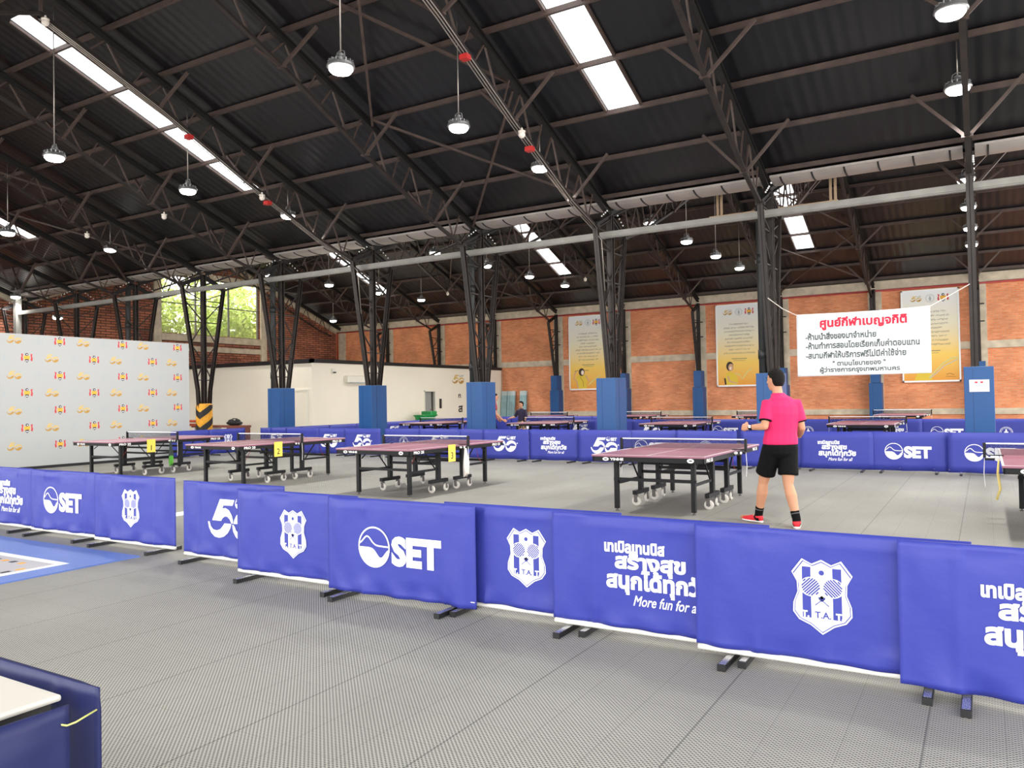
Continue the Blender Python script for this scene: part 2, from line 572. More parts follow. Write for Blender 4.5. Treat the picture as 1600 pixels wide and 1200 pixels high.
rz = slope('ceiling_front_fall', RIDGE[0], VALLEY - 0.002, 8.75, 14.93, 0.16); skylights(8.75, 14.93, rz)
rz = slope('ceiling_back_rise', VALLEY + 0.002, RIDGE[1], 20.9, 26.9, 0.16); skylights(20.9, 26.9, rz)  # panels here also added for daylight, the slope is barely in view
rz = slope('ceiling_back_fall', RIDGE[1], WALLY + 0.4, 27.9, 33.82, 0.16); skylights(27.9, 33.82, rz)

# back wall of orange brick, with concrete columns and bands
b = MB(); b.box((GX - 0.3, WALLY, 0), (XR, WALLY + 0.25, 6.35)); struct(b.obj('wall_back', 'brick'))
def trim(n, lo, hi, m):
    t = MB(); t.box(lo, hi); return struct(t.obj('trim_%d' % n, m))
trim(1, (GX, WALLY - 0.06, 3.24), (XR, WALLY + 0.02, 3.54), 'concrete')
trim(2, (GX, WALLY - 0.06, 5.93), (XR, WALLY + 0.02, 6.3), 'concrete')
trim(3, (GX, WALLY - 0.06, 0.58), (XR, WALLY + 0.02, 0.82), 'concrete')
for i in range(10):
    trim(4 + i, (K(i) - 0.24, WALLY - 0.05, 0), (K(i) + 0.3, WALLY + 0.02, 5.93), 'concrete')

# gable wall at the far left, two gables
def gable(name, y0, y1, ridge, hole=None):
    mb = MB()
    zt = lambda y: ZR - SL * abs(y - ridge) + 0.02
    cuts = sorted({y0, y1, ridge, *( (hole[0], hole[1]) if hole else ())})
    for a, c in zip(cuts, cuts[1:]):
        segs = [(0.0, None)]
        if hole and a >= hole[0] - 1e-6 and c <= hole[1] + 1e-6:
            segs = [(0.0, hole[2]), (hole[3], None)]
        for lo, hi in segs:
            za = zt(a) if hi is None else hi; zc = zt(c) if hi is None else hi
            P = [(GX, a, lo), (GX, c, lo), (GX, c, zc), (GX, a, za)]
            Q = [(GX - 0.3, y, z) for _, y, z in P]
            mb.add(P + Q, [(0, 1, 2, 3), (7, 6, 5, 4), (0, 4, 5, 1), (1, 5, 6, 2), (2, 6, 7, 3), (3, 7, 4, 0)])
    return struct(mb.obj(name, 'oldbrick'))
gable('wall_left', RIDGE[0] - HALF, VALLEY, RIDGE[0])
WH = (24.6, 30.88, 5.16, 8.15)
gable('wall_left_back', VALLEY, WALLY, RIDGE[1], WH)
# sloped concrete copings under the roof
for n, (ya, yb, rg) in enumerate(((RIDGE[0], VALLEY, RIDGE[0]), (VALLEY, RIDGE[1], RIDGE[1]), (RIDGE[1], WALLY, RIDGE[1]))):
    t = MB(); z = lambda y: ZR - SL * abs(y - rg) - 0.16
    t.bar((GX + 0.05, ya, z(ya)), (GX + 0.05, yb, z(yb)), 0.26, 0.26)
    struct(t.obj('trim_%d' % (20 + n), 'concrete'))
# concrete frame round the gable window
trim(24, (GX - 0.1, 24.2, 3.2), (GX + 0.1, 24.6, 8.4), 'concrete')
trim(25, (GX - 0.1, 30.9, 3.2), (GX + 0.1, 31.3, 8.3), 'concrete')
trim(26, (GX - 0.1, 24.6, 4.78), (GX + 0.12, 30.9, 5.12), 'concrete')
trim(27, (GX - 0.06, 24.6, 4.28), (GX + 0.08, 30.9, 4.55), 'concrete')
trim(28, (GX - 0.06, 24.6, 8.15), (GX + 0.08, 30.9, 8.4), 'concrete')
wroot = struct(empty('window_1', (GX - 0.15, 27.74, 5.12)))
t = MB()
for y in (24.62, 26.75, 28.85, 30.84): t.bar((GX - 0.15, y, 5.12), (GX - 0.15, y, 8.15), 0.09, 0.07)
for z in (5.15, 6.72, 8.12): t.bar((GX - 0.15, 24.6, z), (GX - 0.15, 30.9, z), 0.05, 0.05)
for i in range(len(t.v)): t.v[i] = (t.v[i][0] - GX + 0.15, t.v[i][1] - 27.74, t.v[i][2] - 5.12)
t.obj('window_frame', 'frame', wroot)
t = MB(); t.box((-0.03, -3.14, 0.0), (-0.02, 3.14, 3.03)); t.obj('pane', 'glass', wroot)

# cream office room
WX, WY, WZ = -22.85, 22.64, 3.1
b = MB()
b.box((GX, WY, 0), (WX, WY + 0.15, WZ)); struct(b.obj('wall_office_front', 'cream'))
b = MB(); b.box((WX - 0.15, WY + 0.15, 0), (WX, 29.95, WZ)); b.box((WX - 0.15, 29.95, 1.95), (WX, 30.8, WZ)); b.box((WX - 0.15, 30.8, 0), (WX, WALLY - 0.1, WZ))
struct(b.obj('wall_office_side', 'cream'))
b = MB(); b.box((GX, WY, WZ - 0.02), (WX - 0.02, 35.8, WZ + 0.04)); struct(b.obj('ceiling_office', 'cream'))
trim(30, (GX, WY - 0.05, WZ), (WX + 0.05, WY + 0.1, WZ + 0.15), 'blacktrim')
trim(31, (WX - 0.1, WY - 0.05, WZ), (WX + 0.05, WALLY - 0.1, WZ + 0.15), 'blacktrim')
# grey office door, a second flush cream door
d = struct(empty('door_1', (WX, 30.37, 0)))
t = MB(); t.box((-0.2, -0.42, 0), (-0.14, 0.28, 1.93)); t.obj('door_leaf', 'doorgrey', d)
t = MB(); t.box((-0.03, -0.48, 0), (0.03, -0.42, 2.0)); t.box((-0.03, 0.38, 0), (0.03, 0.46, 2.0)); t.box((-0.03, -0.48, 1.94), (0.03, 0.46, 2.0)); t.obj('door_frame', 'acwhite', d)
t = MB(); t.box((-0.13, 0.18, 1.0), (-0.09, 0.24, 1.12)); t.obj('door_handle', 'chrome', d)
t = MB(); t.box((-0.14, 0.3, 0), (-0.12, 0.38, 1.94)); t.obj('door_gap_shade', 'gapshade', d)  # door stands ajar: dark strip paints the shade in its gap
d = struct(empty('door_2', (-23.5, WY, 0)))
t = MB(); t.box((-0.42, -0.035, 0), (0.42, 0.0, 1.98)); t.obj('door_leaf', 'cream', d)
t = MB(); t.box((-0.48, -0.05, 1.98), (0.48, 0, 2.04)); t.box((-0.48, -0.05, 0), (-0.42, 0, 1.98)); t.box((0.42, -0.05, 0), (0.48, 0, 1.98)); t.obj('door_frame', 'acwhite', d)

# trees outside the gable window
def tree(x, y, h, label):
    r = empty('tree', (x, y, -0.2)); tag(r, label, 'tree')
    rnd = random.Random(int(y * 10))
    t = MB(); t.tube([(0, 0, 0), (0.1, 0.1, h * 0.35), (0.0, 0.3, h * 0.75)], [0.2, 0.15, 0.05], 8)
    for i in range(9):
        a = rnd.uniform(0, 2 * PI); z = h * rnd.uniform(0.3, 0.65); l = rnd.uniform(1.2, 2.4)
        t.tube([(0.05, 0.1, z), (math.cos(a) * l * 0.6, math.sin(a) * l * 0.6, z + l * 0.5), (math.cos(a) * l, math.sin(a) * l, z + l * 0.95)], [0.07, 0.045, 0.02], 6)
    t.obj('trunk', 'bark', r)
    t = MB()
    for i in range(150):
        c = Vector((max(-1.9, min(1.9, rnd.gauss(0, 1.0))), max(-2.6, min(2.6, rnd.gauss(0, 1.7))), h * 0.62 + rnd.gauss(0, h * 0.17)))
        for j in range(38):
            p = c + Vector((rnd.gauss(0, 0.33), rnd.gauss(0, 0.33), rnd.gauss(0, 0.28)))
            u = Vector((rnd.uniform(-1, 1), rnd.uniform(-1, 1), rnd.uniform(-1, 1))).normalized()
            w = u.cross(Vector((rnd.uniform(-1, 1), rnd.uniform(-1, 1), rnd.uniform(-1, 1)))).normalized()
            s = rnd.uniform(0.1, 0.19)
            t.add([p - u * s, p + w * s * 0.5, p + u * s, p - w * s * 0.5], [(0, 1, 2, 3)])
    t.obj('foliage', 'leaf', r)
tree(-38.6, 25.0, 9.5, 'leafy green tree outside the gable window, at its left side')
tree(-43.5, 28.2, 10.2, 'tall leafy tree outside the middle of the gable window')
tree(-38.6, 31.6, 9.0, 'leafy green tree outside the gable window, at its right side')
tree(-43.5, 35.4, 11.0, 'leafy tree farthest back outside the gable window')
# ------------------------------------------------------------------ roof steel
WORD = {0: 'near', 1: 'far'}
def make_truss(far):
    """one truss line across a bay; local origin under the ridge"""
    r = empty('roof_truss')
    top = MB()
    for s in (-1, 1):
        top.ibeam((0, 0, ZR - 0.095), (0, s * (HALF - 0.1), ZR - 0.095 - SL * (HALF - 0.1)), 0.12, 0.17, 0.03)
    top.obj('top_chord', 'steel', r)
    prof = [(0.0, 9.14), (2.55, 8.12), (4.95, 7.0), (7.45, 5.95), (8.6, 5.59)]
    def zb(y):
        for (a, za), (c, zc) in zip(prof, prof[1:]):
            if y <= c: return za + (zc - za) * (y - a) / (c - a)
        return prof[-1][1]
    bot = MB(); web = MB()
    for s in (-1, 1):
        for (a, za), (c, zc) in zip(prof, prof[1:]):
            bot.bar((0, s * a, za), (0, s * c, zc), 0.09, 0.06)
        ys = [1.31 * k for k in range(1, 7)]
        for y in ys:
            for dy in (-0.36, 0.42):
                yy = min(y + dy, 8.5)
                web.bar((0, s * y, ZR - 0.13 - SL * y), (0, s * yy, zb(yy) + 0.02), 0.034, 0.034)
            # short outrigger from the lower chord to the purlin
        for y in (1.9, 3.2, 4.55, 5.85, 7.15, 8.3):
            web.bar((0, s * y, zb(y)), (0, s * (y + 0.28), ZR - 0.13 - SL * (y + 0.28)), 0.026, 0.026)
    web.bar((0, 0, 9.14), (0, 0, ZR - 0.1), 0.05, 0.05)
    bot.obj('bottom_chord', 'colsteel', r)
    web.obj('web_lattice', 'steelbr', r)
    for s in (-1, 1):
        for y, w in ((2.55, 0.85), (4.95, 0.85), (7.45, 0.85)):
            for sx in (-1, 1):
                k = MB()
                k.bar((sx * 0.03, s * y, zb(y)), (sx * w, s * (y + 0.1), ZR - 0.025 - SL * (y + 0.1)), 0.055, 0.055)
                k.bar((-0.02 * sx, s * y, zb(y) - 0.01), (0.09 * sx, s * y, zb(y) - 0.01), 0.09, 0.04)
                k.obj('knee_brace', 'steelbr', r)
    return r
proto = make_truss(0)
for far in (0, 1):
    for i in range(10):
        o = proto if (far == 0 and i == 0) else copy_tree(proto)
        o.location = (K(i), RIDGE[far], 0)
        if i == 9:
            for ch in [c for c in o.children if c.name.startswith('knee_brace')]: bpy.data.objects.remove(ch)
        tag(o, 'black steel roof truss across the %s bay, %s from the right' % (WORD[far], ORD[i]), 'roof truss', 'roof trusses of the hall')

pur = MB(); pur.bar((GX + 0.1, 0, 0.02), (XR, 0, 0.02), 0.06, 0.1)
pproto = pur.obj('purlin', 'steelbr')
first = True
for far in (0, 1):
    for s in (-1, 1):
        for k in range(1, 8):
            y = 1.31 * k
            if far == 0 and s < 0 and k > 3: continue
            o = pproto if first else copy_tree(pproto)
            first = False
            o.location = (0, RIDGE[far] + s * y, ZR + 0.075 - SL * y)
            tag(o, 'brown purlin under the %s slope of the %s bay roof, %s below the ridge' % ('back' if s > 0 else 'front', WORD[far], ORD[k - 1]), 'purlin', 'purlins under the roof sheets')
    o = copy_tree(pproto); o.location = (0, RIDGE[far], ZR + 0.06)
    tag(o, 'brown steel ridge purlin along the top of the %s bay roof' % WORD[far], 'purlin', 'purlins under the roof sheets')

# roof bracing rods
def rod(x0, y0, x1, y1, label):
    dz = 0.03 if y0 > y1 else 0.15
    t = MB(); t.bar((x0 - 0.09, y0, roofz(y0) - dz), (x1 + 0.09, y1, roofz(y1) - dz), 0.05, 0.05)
    tag(t.obj('bracing_rod', 'steelbr'), label, 'bracing rod', 'diagonal roof bracing rods')
for far, nm in ((0, 'near'), (1, 'far')):
    y0 = RIDGE[far] + 0.3; y1 = RIDGE[far] + 5.1; y2 = RIDGE[far] + 9.1
    for i in ((2, 6) if far == 0 else (1, 5)):
        where = 'left of its %s truss' % ORD[i]
        rod(K(i), y1, K(i + 1), y0, 'upper bracing rod leaning right in the %s bay roof, %s' % (nm, where))
        rod(K(i), y0, K(i + 1), y1, 'upper bracing rod leaning left in the %s bay roof, %s' % (nm, where))
        rod(K(i), y2, K(i + 1), y1, 'lower bracing rod leaning right in the %s bay roof, %s' % (nm, where))
        rod(K(i), y1, K(i + 1), y2, 'lower bracing rod leaning left in the %s bay roof, %s' % (nm, where))

# valley gutter, one length per bay, with black straps
def gutter_len():
    r = empty('gutter')
    n = 10
    vs = []; fs = []
    for x in (0.1, BAY - 0.1):
        for k in range(n + 1):
            a = PI * k / n
            vs.append((x, -0.38 * math.cos(a), -0.1 * math.sin(a)))
    for k in range(n): fs.append((k, k + 1, n + 2 + k, n + 1 + k))
    g = MB(); g.add(vs, fs)
    g.add([(v[0], v[1] * 0.985, v[2] * 0.97) for v in vs], [f[::-1] for f in fs])
    g.box((0.1, -0.4, -0.03), (BAY - 0.1, -0.37, 0.02)); g.box((0.1, 0.37, -0.03), (BAY - 0.1, 0.4, 0.02))
    g.obj('trough', 'gutter', r)
    for j in range(6):
        x = BAY * (j + 0.5) / 6
        s = MB()
        p = [(x, -0.386 * math.cos(PI * k / n), -0.106 * math.sin(PI * k / n)) for k in range(n + 1)]
        for q0, q1 in zip(p, p[1:]): s.bar(q0, q1, 0.035, 0.012)
        s.obj('strap', 'strap', r)
    return r
gp = gutter_len()
for i in range(-1, 9):
    o = gp if i == -1 else copy_tree(gp)
    o.location = (K(i + 1), VALLEY, 6.24)
    lab = 'pale curved metal gutter length with black straps, %s from the right along the valley' % ORD[i + 1]
    tag(o, lab, 'gutter', 'valley gutter lengths')

# V shaped lattice columns in the valley
def make_column():
    r = empty('lattice_column')
    zt = 5.56
    for s, nm in ((-1, 'front_leg'), (1, 'back_leg')):
        t = MB(); t.ibeam((0, s * 0.13, 0.0), (0, s * 0.25, 2.0), 0.12, 0.1, 0.02); t.ibeam((0, s * 0.25, 2.0), (0, s * 0.85, zt), 0.12, 0.1, 0.02)
        t.box((-0.09, s * 0.85 - 0.08, zt - 0.02), (0.09, s * 0.85 + 0.08, zt + 0.05))
        t.obj(nm, 'colsteel', r)
        t = MB(); t.ibeam((0, s * 0.85, zt + 0.03), (0, 0, 5.96), 0.1, 0.13, 0.03); t.obj('branch_arm', 'steel', r)
    t = MB(); t.ibeam((0, 0, 0), (0, 0, 6.02), 0.14, 0.15, 0.03); t.obj('centre_post', 'colsteel', r)
    lat = MB()
    for s in (-1, 1):
        yl = lambda z: s * (0.25 + (z - 2.0) * 0.6 / 3.56)
        zs = [2.35, 2.95, 3.6, 4.35, 5.1]
        for i, z in enumerate(zs):
            lat.bar((0, 0, z), (0, yl(z), z), 0.03)
            if i < 4:
                z2 = zs[i + 1]
                if i % 2: lat.bar((0, 0, z), (0, yl(z2), z2), 0.03)
                else: lat.bar((0, yl(z), z), (0, 0, z2), 0.03)
        lat.bar((0, 0, 5.1), (0, s * 0.82, 5.42), 0.03)
        lat.bar((0, 0, 5.55), (0, s * 0.8, 5.56), 0.03)
    lat.obj('lattice', 'colsteel', r)
    for s in (-1, 1):
        for j in range(4):
            t = MB(); q = 0.25 + 0.17 * j
            t.sphere((0.07, s * (0.8 - 0.75 * q * 0.85), zt + 0.2 + 0.5 * q * 0.75), 0.021, 8, 5)
            t.obj('insulator', 'white', r, True)
    return r
cp = make_column()
for i in range(10):
    o = cp if i == 0 else copy_tree(cp)
    o.location = (K(i), VALLEY, 0)
    tag(o, 'dark steel V-shaped lattice column in the valley row, %s from the right' % ORD[i], 'column', 'valley lattice columns')
def pipe_at(i):
    t = MB(); t.tube([(0, 0, 0.0), (0, 0, 5.75), (-0.03, 0.1, 5.98), (-0.06, 0.2, 6.1)], 0.09, 14)
    t.lathe([(0.105, 2.3), (0.105, 2.5)], n=14); t.lathe([(0.105, 4.4), (0.105, 4.6)], n=14)
    o = t.obj('drain_pipe', 'darkpipe', None, True, (K(i) - 0.17, VALLEY - 0.2, 0))
    tag(o, 'black round drain pipe beside the valley column %s from the right' % ORD[i], 'drain pipe', 'valley drain pipes')
for i in (1, 3, 5, 7): pipe_at(i)
# padded wraps round the column feet
def make_pad(w, d, h):
    r = empty('column_pad')
    t = MB()
    e = 0.02
    vs = []
    for q in ((w, d), (w - e, d - e)):
        for z in (0.0, h): vs += [(-q[0], -q[1], z), (q[0], -q[1], z), (q[0], q[1], z), (-q[0], q[1], z)]
    fs = []
    for k in range(4):
        n = (k + 1) % 4
        fs += [(k, n, 4 + n, 4 + k), (8 + n, 8 + k, 12 + k, 12 + n), (4 + k, 4 + n, 12 + n, 12 + k), (n, k, 8 + k, 8 + n)]
    t.add(vs, fs)
    o = t.obj('foam_wrap', 'pad', r)
    bv = o.modifiers.new('round', 'BEVEL'); bv.width = 0.008; bv.segments = 2; bv.limit_method = 'ANGLE'
    t = MB()
    for q in ((-w, -d, w, -d + e), (-w, d - e, w, d), (-w, -d, -w + e, d), (w - e, -d, w, d)): t.box((q[0], q[1], h + 0.0005), (q[2], q[3], h + 0.004))
    t.obj('top_edge', 'padtop', r)
    t = MB()
    t.box((w + 0.0005, -d * 0.35, 0.03), (w + 0.003, -d * 0.33, h - 0.03)); t.box((-w * 0.4, -d - 0.003, 0.03), (-w * 0.385, -d - 0.0005, h - 0.03))
    t.obj('seam', 'fabricdark', r)
    return r
pp = make_pad(0.25, 0.34, 1.98)
PADL = {0: 'tall blue foam pad with a white notice round the column foot', 1: 'tall blue foam pad behind the man in the pink shirt', 2: 'tall blue foam pad round the column left of the pink-shirted man', 3: 'tall blue foam pad half hiding the man in a red jersey',
        4: 'tall blue foam pad in front of the office air conditioner', 5: 'tall blue foam pad at the corner of the cream office', }
for i in range(6):
    o = pp if i == 0 else copy_tree(pp)
    o.location = (K(i) - (0.05 if i else -0.06), VALLEY, 0)
    tag(o, PADL[i], 'column pad', 'blue pads round the valley columns')
# yellow and black warning wrap on the seventh column
r = empty('column_guard', (K(6), VALLEY, 0)); tag(r, 'rounded yellow and black striped guard round the column by the backdrop', 'column guard')
t = MB(); t.lathe([(0.27, 0), (0.27, 1.5), (0.25, 1.53), (0.2, 1.54)], n=24); t.obj('sleeve', 'hazyel', r, True)
t = MB()
for z0 in (0.2, 0.72, 1.24):
    for side in (-1, 1):
        vs = []; fs = []; n = 8
        for k in range(n + 1):
            a = -PI / 2 + 0.35 + side * PI * 0.8 * k / n
            rr = 0.2735
            zc = z0 + 0.5 * abs(k / n) - 0.12
            for dz in (-0.12, 0.12):
                z = max(0.02, min(1.49, zc + dz))
                vs.append((rr * math.cos(a), rr * math.sin(a), z))
        for k in range(n): fs.append((2 * k, 2 * k + 2, 2 * k + 3, 2 * k + 1))
        t.add(vs, fs)
t.obj('chevron', 'hazblack', r)
# notice on the first pad
t = MB(); t.box((0, -0.004, 0), (0.33, 0, 0.23)); t.box((0.09, -0.006, 0.165), (0.14, -0.0045, 0.195), 1); t.box((0.18, -0.006, 0.165), (0.23, -0.0045, 0.195), 1)
for j in range(4): t.box((0.04 + 0.01 * j, -0.006, 0.12 - 0.025 * j), (0.29 - 0.015 * j, -0.0045, 0.126 - 0.025 * j), 2)
tag(t.obj('notice', ['white', 'bannerred', 'greyprint'], None, False, (-0.25, VALLEY - 0.35, 1.5)), 'white paper notice stuck on the blue pad at the right', 'notice')

# grey tie beam along the columns and its post
t = MB(); t.ibeam((-34.3, VALLEY - 0.42, 5.43), (XR, VALLEY - 0.42, 5.43), 0.1, 0.15, 0.02)
t.box((-34.3, VALLEY - 0.475, 5.38), (XR, VALLEY - 0.42, 5.49))
tag(t.obj('tie_beam', 'beam'), 'long pale grey steel beam running past the front of the V columns', 'beam')
t = MB(); t.ibeam((0, 0, 0), (0, 0, 6.1), 0.22, 0.22, 0.04); t.box((-0.12, -0.09, 0), (0.12, 0.09, 6.1))
tag(t.obj('steel_post', 'beam', None, False, (-34.45, VALLEY - 0.4, 0)), 'pale grey steel post at the left end of the long grey beam', 'post')

# half V columns against the brick wall
def make_wallcol():
    r = empty('wall_column')
    t = MB(); t.ibeam((0, 0, 0), (0, 0, 5.94), 0.14, 0.14, 0.03); t.obj('post', 'colsteel', r)
    t = MB(); t.ibeam((0, -0.2, 0.0), (0, -0.22, 2.72), 0.12, 0.1, 0.02); t.ibeam((0, -0.22, 2.72), (0, -0.87, 5.48), 0.12, 0.1, 0.02); t.obj('slanted_leg', 'colsteel', r)
    t = MB(); t.ibeam((0, -0.87, 5.46), (0, 0, 5.85), 0.1, 0.12, 0.03); t.obj('branch_arm', 'steel', r)
    t = MB(); zs = [2.4, 3.1, 3.8, 4.5, 5.1]
    yl = lambda z: -0.22 - max(0, z - 2.72) * 0.65 / 2.84
    for i, z in enumerate(zs):
        t.bar((0, 0, z), (0, yl(z), z), 0.03)
        if i < 4: t.bar((0, yl(z), z), (0, 0, zs[i + 1]), 0.03)
    for z in (4.3, 5.0): t.box((-0.22, -0.03, z), (0.22, 0.03, z + 0.05))
    t.obj('lattice', 'colsteel', r)
    return r
wp = make_wallcol()
for i in range(9):
    o = wp if i == 0 else copy_tree(wp)
    o.location = (K(i), WALLY - 0.2, 0)
    tag(o, 'dark steel half-V column against the brick wall, %s from the right' % ORD[i], 'column', 'half-V columns on the brick wall')
wpad = make_pad(0.25, 0.26, 1.93)
up = MB()
for q in ((-0.18, -0.29, 0.18, -0.27), (-0.18, 0.22, 0.18, 0.24), (-0.18, -0.27, -0.16, 0.22), (0.16, -0.27, 0.18, 0.22)): up.box((q[0], q[1], 1.94), (q[2], q[3], 2.7))
up.obj('upper_wrap', 'pad', wpad)
for i in range(6):
    o = wpad if i == 0 else copy_tree(wpad)
    o.location = (K(i) + 0.03, WALLY - 0.34, 0)
    tag(o, 'small blue foam pad at the foot of the brick wall column %s from the right' % ORD[i], 'column pad', 'blue pads on the brick wall columns')

# red fire pipe on the brick wall
t = MB(); t.tube([(GX + 0.2, WALLY - 0.1, 3.3), (GX + 0.2, WALLY - 0.1, 5.87), (XR, WALLY - 0.1, 5.87)], 0.038, 10)
tag(t.obj('fire_pipe', 'redpipe', None, True), 'red pipe running under the concrete band of the brick wall', 'pipe')

# conduits on two near trusses
def conduits(i, label):
    r = empty('conduit_run', (K(i), 0, -0.145)); tag(r, label, 'conduit')
    pr = [(8.3, 9.2), (10.85, 8.2), (13.25, 7.08), (15.75, 6.03), (17.0, 5.66)]
    for j in range(3):
        t = MB(); t.tube([(-0.07 + 0.06 * j, y, z) for y, z in pr] + ([(0.1 + 0.04 * j, 17.1, 5.4), (0.12 + 0.04 * j, 17.2, 4.2)] if j < 1 else []), 0.011, 8)
        t.obj('conduit', 'conduit', r, True)
    t = MB()
    for y in (11.6, 13.9): 
        z = 8.2 - (y - 10.85) * 0.455
        t = MB(); t.box((-0.09, y - 0.07, z - 0.11), (0.07, y + 0.07, z - 0.02)); t.obj('red_junction', 'redbox', r)
conduits(2, 'three pale conduits clipped along the third truss from the right')
conduits(4, 'three pale conduits clipped along the fifth truss, beside the long skylight')

# tan hanging frame behind the gutter
r = empty('pipe_rack', (-5.45, 18.75, 5.8)); tag(r, 'tan square-tube rack hanging behind the gutter by the black drain pipe', 'rack')
t = MB(); t.bar((-0.15, 0, 0), (2.75, 0, 0), 0.07); t.obj('crossbar', 'tan', r)
for x in (0.05, 0.14, 2.6, 2.7):
    t = MB(); t.bar((x, 0, 0.03), (x, 0, roofz(18.75) - 5.75), 0.05); t.obj('hanger', 'tan', r)

# ------------------------------------------------------------------ lamps
def lamp(x, y, z, ztop, label, shade=False, power=1.0):
    r = empty('pendant_lamp', (x, y, z)); tag(r, label, 'pendant lamp', 'high bay pendant lamps')
    t = MB(); t.tube([(0, 0, 0.2), (0, 0, ztop - z)], 0.011, 8); t.obj('rod', 'conduit', r, True)
    t = MB()
    t.lathe([(0.05, 0.24), (0.06, 0.2), (0.09, 0.17), (0.1, 0.11), (0.2, 0.085), (0.215, 0.04), (0.2, 0.025), (0.17, 0.022)], n=24)
    for k in range(16):
        a = 2 * PI * k / 16
        t.bar((0.09 * math.cos(a), 0.09 * math.sin(a), 0.12), (0.19 * math.cos(a), 0.19 * math.sin(a), 0.1), 0.012, 0.06)
    t.obj('housing', 'lamp_body', r)
    t = MB(); t.tube([(-0.09, 0, 0.15), (-0.07, 0, 0.27), (0, 0, 0.3), (0.07, 0, 0.27), (0.09, 0, 0.15)], 0.01, 6); t.obj('bracket', 'lamp_body', r)
    t = MB(); t.lathe([(0.175, 0.03), (0.18, 0.0), (0.15, -0.04), (0.08, -0.06), (0.02, -0.065)], n=24); t.obj('lens', 'lens', r, True)
    ld = bpy.data.lights.new('lamp_light', 'SPOT')
    ld.energy = LAMP_W * power; ld.spot_size = math.radians(150); ld.spot_blend = 0.6; ld.shadow_soft_size = 0.15; ld.color = (1, 0.97, 0.92)
    lo = bpy.data.objects.new('lamp_light', ld); COL.objects.link(lo); lo.parent = r; lo.location = (0, 0, -0.09)
    return r
ROWX = [(-0.26, 'rightmost'), (-8.2, 'middle'), (-15.95, 'left'), (-24.0, 'farthest left')]
NY = [(8.8, 'front'), (11.9, 'middle'), (15.0, 'back')]
FY = [(21.6, 'first'), (24.85, 'second'), (28.1, 'third'), (31.3, 'fourth')]
for x, xn in ROWX:
    for y, yn in NY:
        lamp(x, y, 6.52, roofz(y) + 0.17, 'glowing pendant lamp of the near bay, %s one in the %s line' % (yn, xn))
    for y, yn in FY:
        lamp(x, y, 6.52, roofz(y) + 0.17, 'glowing pendant lamp of the far bay, %s from the gutter in the %s row' % (yn, xn))
lamp(-31.2, 32.6, 6.05, roofz(32.6) + 0.17, 'pendant lamp high in the far left corner by the gable', power=0.6)
lamp(-33.0, 18.3, 5.2, roofz(18.6) + 0.17, 'pendant lamp low in front of the brick gable, above the backdrop', power=0.6)
lamp(-34.1, 17.2, 6.05, roofz(17.2) + 0.17, 'pendant lamp at the head of the grey steel post', power=0.4)

# white globe detectors under truss chords
def globe(x, y, z, label):
    t = MB(); t.sphere((0, 0, 0), 0.07, 12, 8); t.lathe([(0.075, 0.045), (0.075, 0.075)], n=12); t.lathe([(0.02, 0.07), (0.02, 0.14)], n=8)
    tag(t.obj('smoke_detector', 'globe', None, True, (x, y, z)), label, 'smoke detector', 'white globe detectors under the trusses')
def zchord(y, c):
    prof = [(0.0, 9.14), (2.55, 8.12), (4.95, 7.0), (7.45, 5.95), (8.72, 5.56)]
    y = abs(y - c)
    for (a, za), (d, zd) in zip(prof, prof[1:]):
        if y <= d: return za + (zd - za) * (y - a) / (d - a)
    return 5.56
for i, y in ((4, 8.35), (5, 13.6), (6, 13.7), (4, 13.65), (2, 13.45), (0, 11.8)):
    globe(K(i) + 0.07, y, zchord(y, RIDGE[0]) - 0.16, 'white globe detector under the %s near truss from the right, %s' % (ORD[i], 'at the ridge' if y < 9 else 'halfway down the slope'))
for i, y in ((4, 32.3), (2, 32.3), (6, 32.3)):
    globe(K(i) + 0.07, y, zchord(y, RIDGE[1]) - 0.16, 'white globe detector under the %s far truss from the right' % ORD[i])
# ------------------------------------------------------------------ flat prints
_tc = {}
def text2d(s, bold=0.03, shear=0.0):
    thai = any(ord(c) > 0xE00 for c in s)
    if thai: bold = max(bold, 0.036)
    key = (s, bold, shear)
    if key in _tc: return _tc[key]
    cu = bpy.data.curves.new('lettering', 'FONT')
    cu.body = s; cu.size = 1.0; cu.resolution_u = 3; cu.shear = shear
    cu.bevel_depth = bold; cu.bevel_resolution = 0; cu.fill_mode = 'NONE' if thai else 'BOTH'
    o = bpy.data.objects.new('lettering', cu); COL.objects.link(o)
    dg = bpy.context.evaluated_depsgraph_get()
    me = bpy.data.meshes.new_from_object(o.evaluated_get(dg))
    vs = [(v.co.x, v.co.y, v.co.z) for v in me.vertices]; fs = [tuple(p.vertices) for p in me.polygons]
    # keep one flat skin: drop the bevel's side and back faces
    keep = [f for f, p in zip(fs, me.polygons) if p.normal.z > 0.2]
    bpy.data.objects.remove(o); bpy.data.curves.remove(cu); bpy.data.meshes.remove(me)
    x0 = min(v[0] for v in vs); x1 = max(v[0] for v in vs)
    y0 = min(v[1] for v in vs); y1 = max(v[1] for v in vs)
    _tc[key] = ([((x - x0), (y - y0), z) for x, y, z in vs], keep, x1 - x0, y1 - y0)
    return _tc[key]

